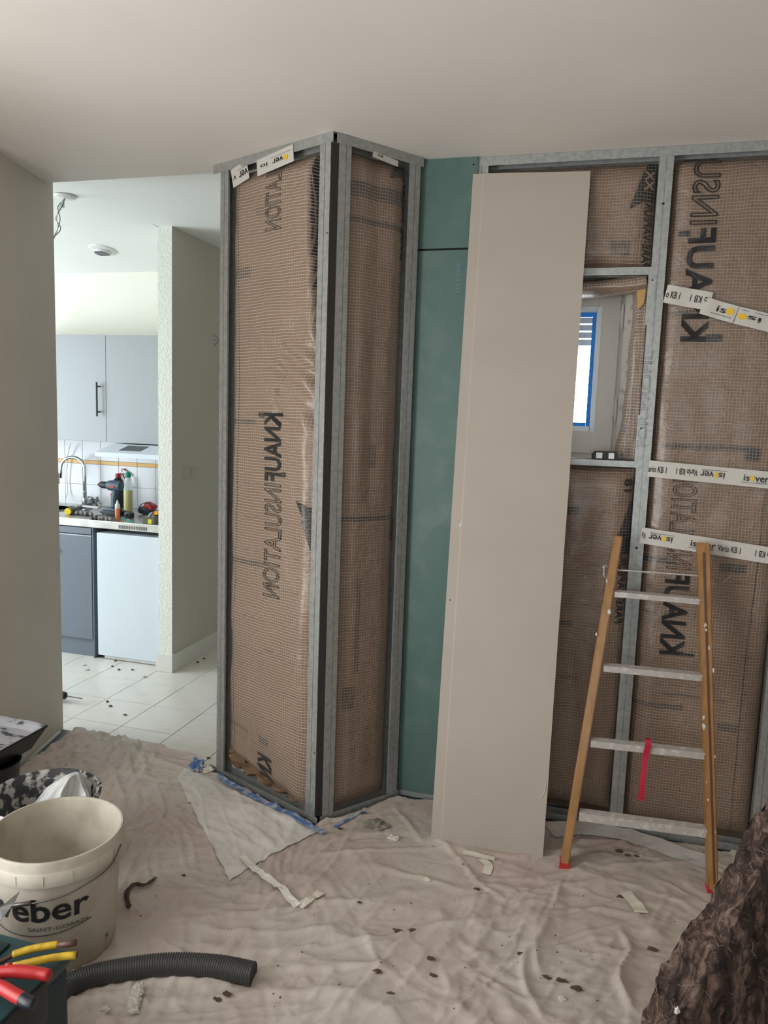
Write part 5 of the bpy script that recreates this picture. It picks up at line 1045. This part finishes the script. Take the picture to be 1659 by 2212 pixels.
lathe_thing(t, c_, [(0, .001), (.028, .001), (.0295, .006), (.0295, .150), (.0, .151)], M['yliq'], 'liquid'); lathe_thing(t, c_, [(.0, 0), (.028, 0), (.0305, .006), (.0305, .195), (.027, .22), (.018, .245), (.016, .25)], M['clear'], 'body')
lathe_thing(t, c_, [(.019, .240), (.021, .243), (.021, .263), (.014, .275), (0, .277)], M['gcap'], 'cap')
c_ = CTP(296, 1096); t = thing('spray_bottle', c_, 'clear spray bottle with a red trigger behind the green-capped bottle', 'spray bottle')
tp = PV(262, 1019, (0, 4.73), 0); c_ = Vector((tp.x+.075, 4.705, WZ))
t.location = c_; lathe_thing(t, c_, [(0, 0), (.030, 0), (.033, .006), (.033, .15), (.020, .19), (.013, .205)], M['clear'], 'body'); lathe_thing(t, c_, [(.013, .204), (.014, .225), (0, .225)], M['wplastic'], 'neck'); MB().prism([tp+Vector((0, 0, 0)), tp+Vector((.022, 0, 0)), tp+Vector((.022, 0, .022)), tp+Vector((0, 0, .022))], (0, .014, 0)).build('nozzle', M['red'], t)
MB().tube([tp+Vector((.01, .007, .01)), tp+Vector((.045, .004, -.005)), tp+Vector((.07, -.005, -.026))], .009, 8).build('spray_head', M['wplastic'], t, smooth=True)
MB().tube([tp+Vector((-.012, .007, -.012)), tp+Vector((.008, .006, -.020)), tp+Vector((.026, .004, -.05))], .005, 8).build('trigger', M['red'], t, smooth=True)
# cordless drill
c_ = CTP(242, 1114); t = thing('cordless_drill', c_, 'blue-grey cordless drill standing upright on its battery on the worktop', 'drill')
def L_(x, z, y=0): return c_+Vector((x*1.1, y*1.1, z*1.18))
MB().box(L_(-.05, 0, -.03), L_(.055, .030, .035), bev=.006).build('battery', M['black'], t, angle=40); MB().box(L_(-.048, .030, -.028), L_(.053, .046, .033), bev=.006).build('battery_shoe', M['greyblue'], t, angle=40)
MB().tube(bez([L_(.018, .045), L_(.016, .09), L_(.022, .125), L_(.026, .150)], 4), [(.019, .022)]*13, 14).build('grip', M['greyblue'], t, smooth=True)
MB().tube([L_(.070, .172), L_(.066, .172), L_(.0, .172), L_(-.02, .172), L_(-.03, .172)], [.022, .034, .036, .032, .024], 20).build('motor_housing', M['greyblue'], t, angle=40)
MB().tube([L_(-.03, .172), L_(-.045, .172), L_(-.07, .173), L_(-.085, .173), L_(-.098, .173)], [.024, .024, .022, .015, .004], 18).build('chuck', M['black'], t, angle=35); MB().cyl(L_(-.037, .172), L_(-.033, .172), .0235, n=20).build('collar', M['chrome'], t)
MB().prism([L_(-.006, .128, -.006), L_(.006, .128, -.006), L_(.004, .098, -.006), L_(-.002, .100, -.006)], (0, .014, 0)).build('trigger', M['red'], t); MB().prism([L_(.0, .163, -.0335), L_(.04, .163, -.0335), L_(.037, .175, -.0335), L_(.006, .175, -.0335)], (0, .003, 0)).build('badge', M['red'], t)
# glue tube
c_ = CTP(255, 1117); c_ = PF(254, 1124, WZ); t = thing('glue_tube', c_, 'small orange tube with a white nozzle standing in front of the drill battery', 'tube'); lathe_thing(t, c_, [(0, 0), (.015, 0), (.016, .075), (.013, .082)], M['orange'], 'body'); lathe_thing(t, c_, [(.015, .078), (.016, .10), (.008, .112), (.004, .13), (0, .131)], M['wplastic'], 'nozzle')
# torch, gloves, rags
a, b = CTP(147, 1112)+Vector((0, 0, .022)), CTP(196, 1096)+Vector((0, 0, .022)); t = thing('torch', a, 'black rubber torch with a yellow end cap pointing left on the worktop', 'torch')
MB().tube([a, a.lerp(b, .15), a.lerp(b, .3), b], [.022, .022, .015, .014], 16).build('barrel', M['trayblk'], t, angle=35); dn_ = (a-b).normalized(); MB().cyl(a, a+dn_*.006, .0235, .020, n=20).build('lens_cap', mat('bright_yellow_plastic', (.85, .62, .02), .4), t)
def gloves(x0, x1, y, n, label, sd):
    c0 = CTP((x0+x1)/2, y); t = thing('work_glove', c0, label, 'glove', 'work gloves on the worktop')
    a = CTP(x0, y); b = CTP(x1, y+4)
    MB().blob(a.lerp(b, .35)+Vector((0, .035, .014)), .065, .028, .013, .25, sd, 3, 1.5).build('palm', M['glove'], t, smooth=True)
    for k in range(n):
        p = a.lerp(b, (k+.3)/n)+Vector((0, .0, .010)); q = p+Vector((.030+.012*rng.random(), -.032+.012*rng.random(), -.001)); o_ = Vector((.012, .018, .003))
        pts = bez([p-o_*1.0, p, p.lerp(q, .5)+Vector((.002, .003, .004)), q], 4); MB().tube(pts, [.0135]*(len(pts)-2)+[.011, .006], 10).build('finger', M['glove'], t, smooth=True)
gloves(150, 200, 1110, 5, 'grey knitted glove crumpled beside the torch', 3); gloves(202, 240, 1121, 5, 'grey knitted glove with fingers hanging towards the worktop edge below the drill', 5)
def heap(name, px, py, r, mt, label, cat, sd, rz=.5, n=4):
    p = CTP(px, py); mb = MB()
    for k in range(n): mb.blob(p+Vector((rng.uniform(-r, r)*.7, rng.uniform(-r, r)*.4, r*rz*.6)), r*rng.uniform(.5, .8), r*rng.uniform(.4, .6), r*rz*rng.uniform(.6, 1.1), .6, sd+k, 3, 2.5)
    return tag(mb.build(name, mt, origin=p), label, cat)
heap('rag', 178, 1084, .075, M['rag'], 'dark crumpled rag behind the swan-neck tap', 'rag', 40, 1.0)
heap('plastic_wrap', 206, 1090, .085, mat('shiny_clear_wrap', (.45, .47, .50), .2, col2=(.13, .13, .14), nscale=25), 'shiny crumpled plastic wrap right of the tap', 'plastic wrap', 50, .6)
heap('cloth_rag', 166, 1097, .035, mat('green_cream_cloth', (.10, .22, .20), .8, col2=(.55, .50, .38), nscale=25), 'small green and cream cloth on the sink edge', 'cloth', 60, .3)
p = CTP(200, 1106)+Vector((0, -.01, .032)); tag(MB().box(p+Vector((-.07, -.016, 0)), p+Vector((.07, .012, .010)), rot=Matrix.Rotation(R(-9), 3, 'Z')).build('plane_sole', M['wplastic'], origin=p), 'flat pale bar lying across the gloves', 'bar')
tag(MB().box(CTP(236, 1112)+Vector((-.06, -.02, .012)), CTP(236, 1112)+Vector((-.004, .02, .022)), bev=.003).build('battery_pack', M['black'], origin=CTP(236, 1112)), 'flat black battery pack in front of the drill', 'battery')
# charger, cable, measure, clear box
c_ = CTP(318, 1112); t = thing('battery_charger', c_, 'black and red tool charger with a looping black cable', 'charger')
MB().box(c_+Vector((-.055, -.02, 0)), c_+Vector((.03, .05, .05)), rot=Matrix.Rotation(R(12), 3, 'Y'), bev=.008).build('body', M['trayblk'], t, angle=40); MB().box(c_+Vector((-.015, -.02, .045)), c_+Vector((.052, .045, .078)), rot=Matrix.Rotation(R(22), 3, 'Y'), bev=.006).build('red_top', M['red'], t, angle=40)
MB().tube(bez([c_+Vector((-.06, -.02, .02)), c_+Vector((-.03, -.03, .07)), c_+Vector((.03, -.03, .085)), c_+Vector((.06, -.03, .05)), c_+Vector((.10, -.03, .03))], 6), .003, 8).build('cable', M['trayblk'], t, smooth=True)
c_ = CTP(279, 1119); t = thing('tape_measure', c_, 'small chrome and black tape measure beside the orange tube', 'tape measure'); MB().box(c_+Vector((-.028, -.015, 0)), c_+Vector((.028, .02, .038)), bev=.008).build('case', M['trayblk'], t, angle=40); MB().cyl(c_+Vector((0, -.018, .02)), c_+Vector((0, -.014, .02)), .014, n=20).build('disc', M['chrome'], t, angle=40)
c_ = PF(317, 1133, WZ); c_.y = max(c_.y, 4.165); t = thing('clear_case', c_, 'smoky clear plastic case with an amber lid piece at the worktop edge', 'case'); MB().box(c_+Vector((-.045, -.02, 0)), c_+Vector((.040, .035, .045)), bev=.003).build('box', M['smoke'], t); MB().box(c_+Vector((-.005, -.022, .002)), c_+Vector((.02, .0, .030))).build('yellow_part', M['yliq'], t)
MB().box(c_+Vector((.005, .00, .055)), c_+Vector((.05, .03, .078)), rot=Matrix.Rotation(R(-15), 3, 'Y'), bev=.003).build('amber_block', M['oran2'], t, angle=40); MB().tube(bez([c_+Vector((-.01, .0, .04)), c_+Vector((0, 0, .06)), c_+Vector((.02, 0, .07))], 4), .010, 10).build('curved_arm', M['rag'], t, smooth=True)
heap('tool_heap', 340, 1118, .035, M['trayblk'], 'small black tools piled against the wall end', 'tools', 70, .8)
heap('cable_heap', 272, 1112, .035, M['rag'], 'tangle of grey odds and ends between the bottles and the charger', 'odds and ends', 80, .5)
q = [CTP(262, 1119), CTP(270, 1122), CTP(279, 1126), CTP(286, 1128)]; tag(MB().tube(bez([p+Vector((0, 0, .004)) for p in q], 4), .003, 6).build('green_wire', M['ygrn'], origin=q[0]), 'short green wire on the worktop edge', 'wire')
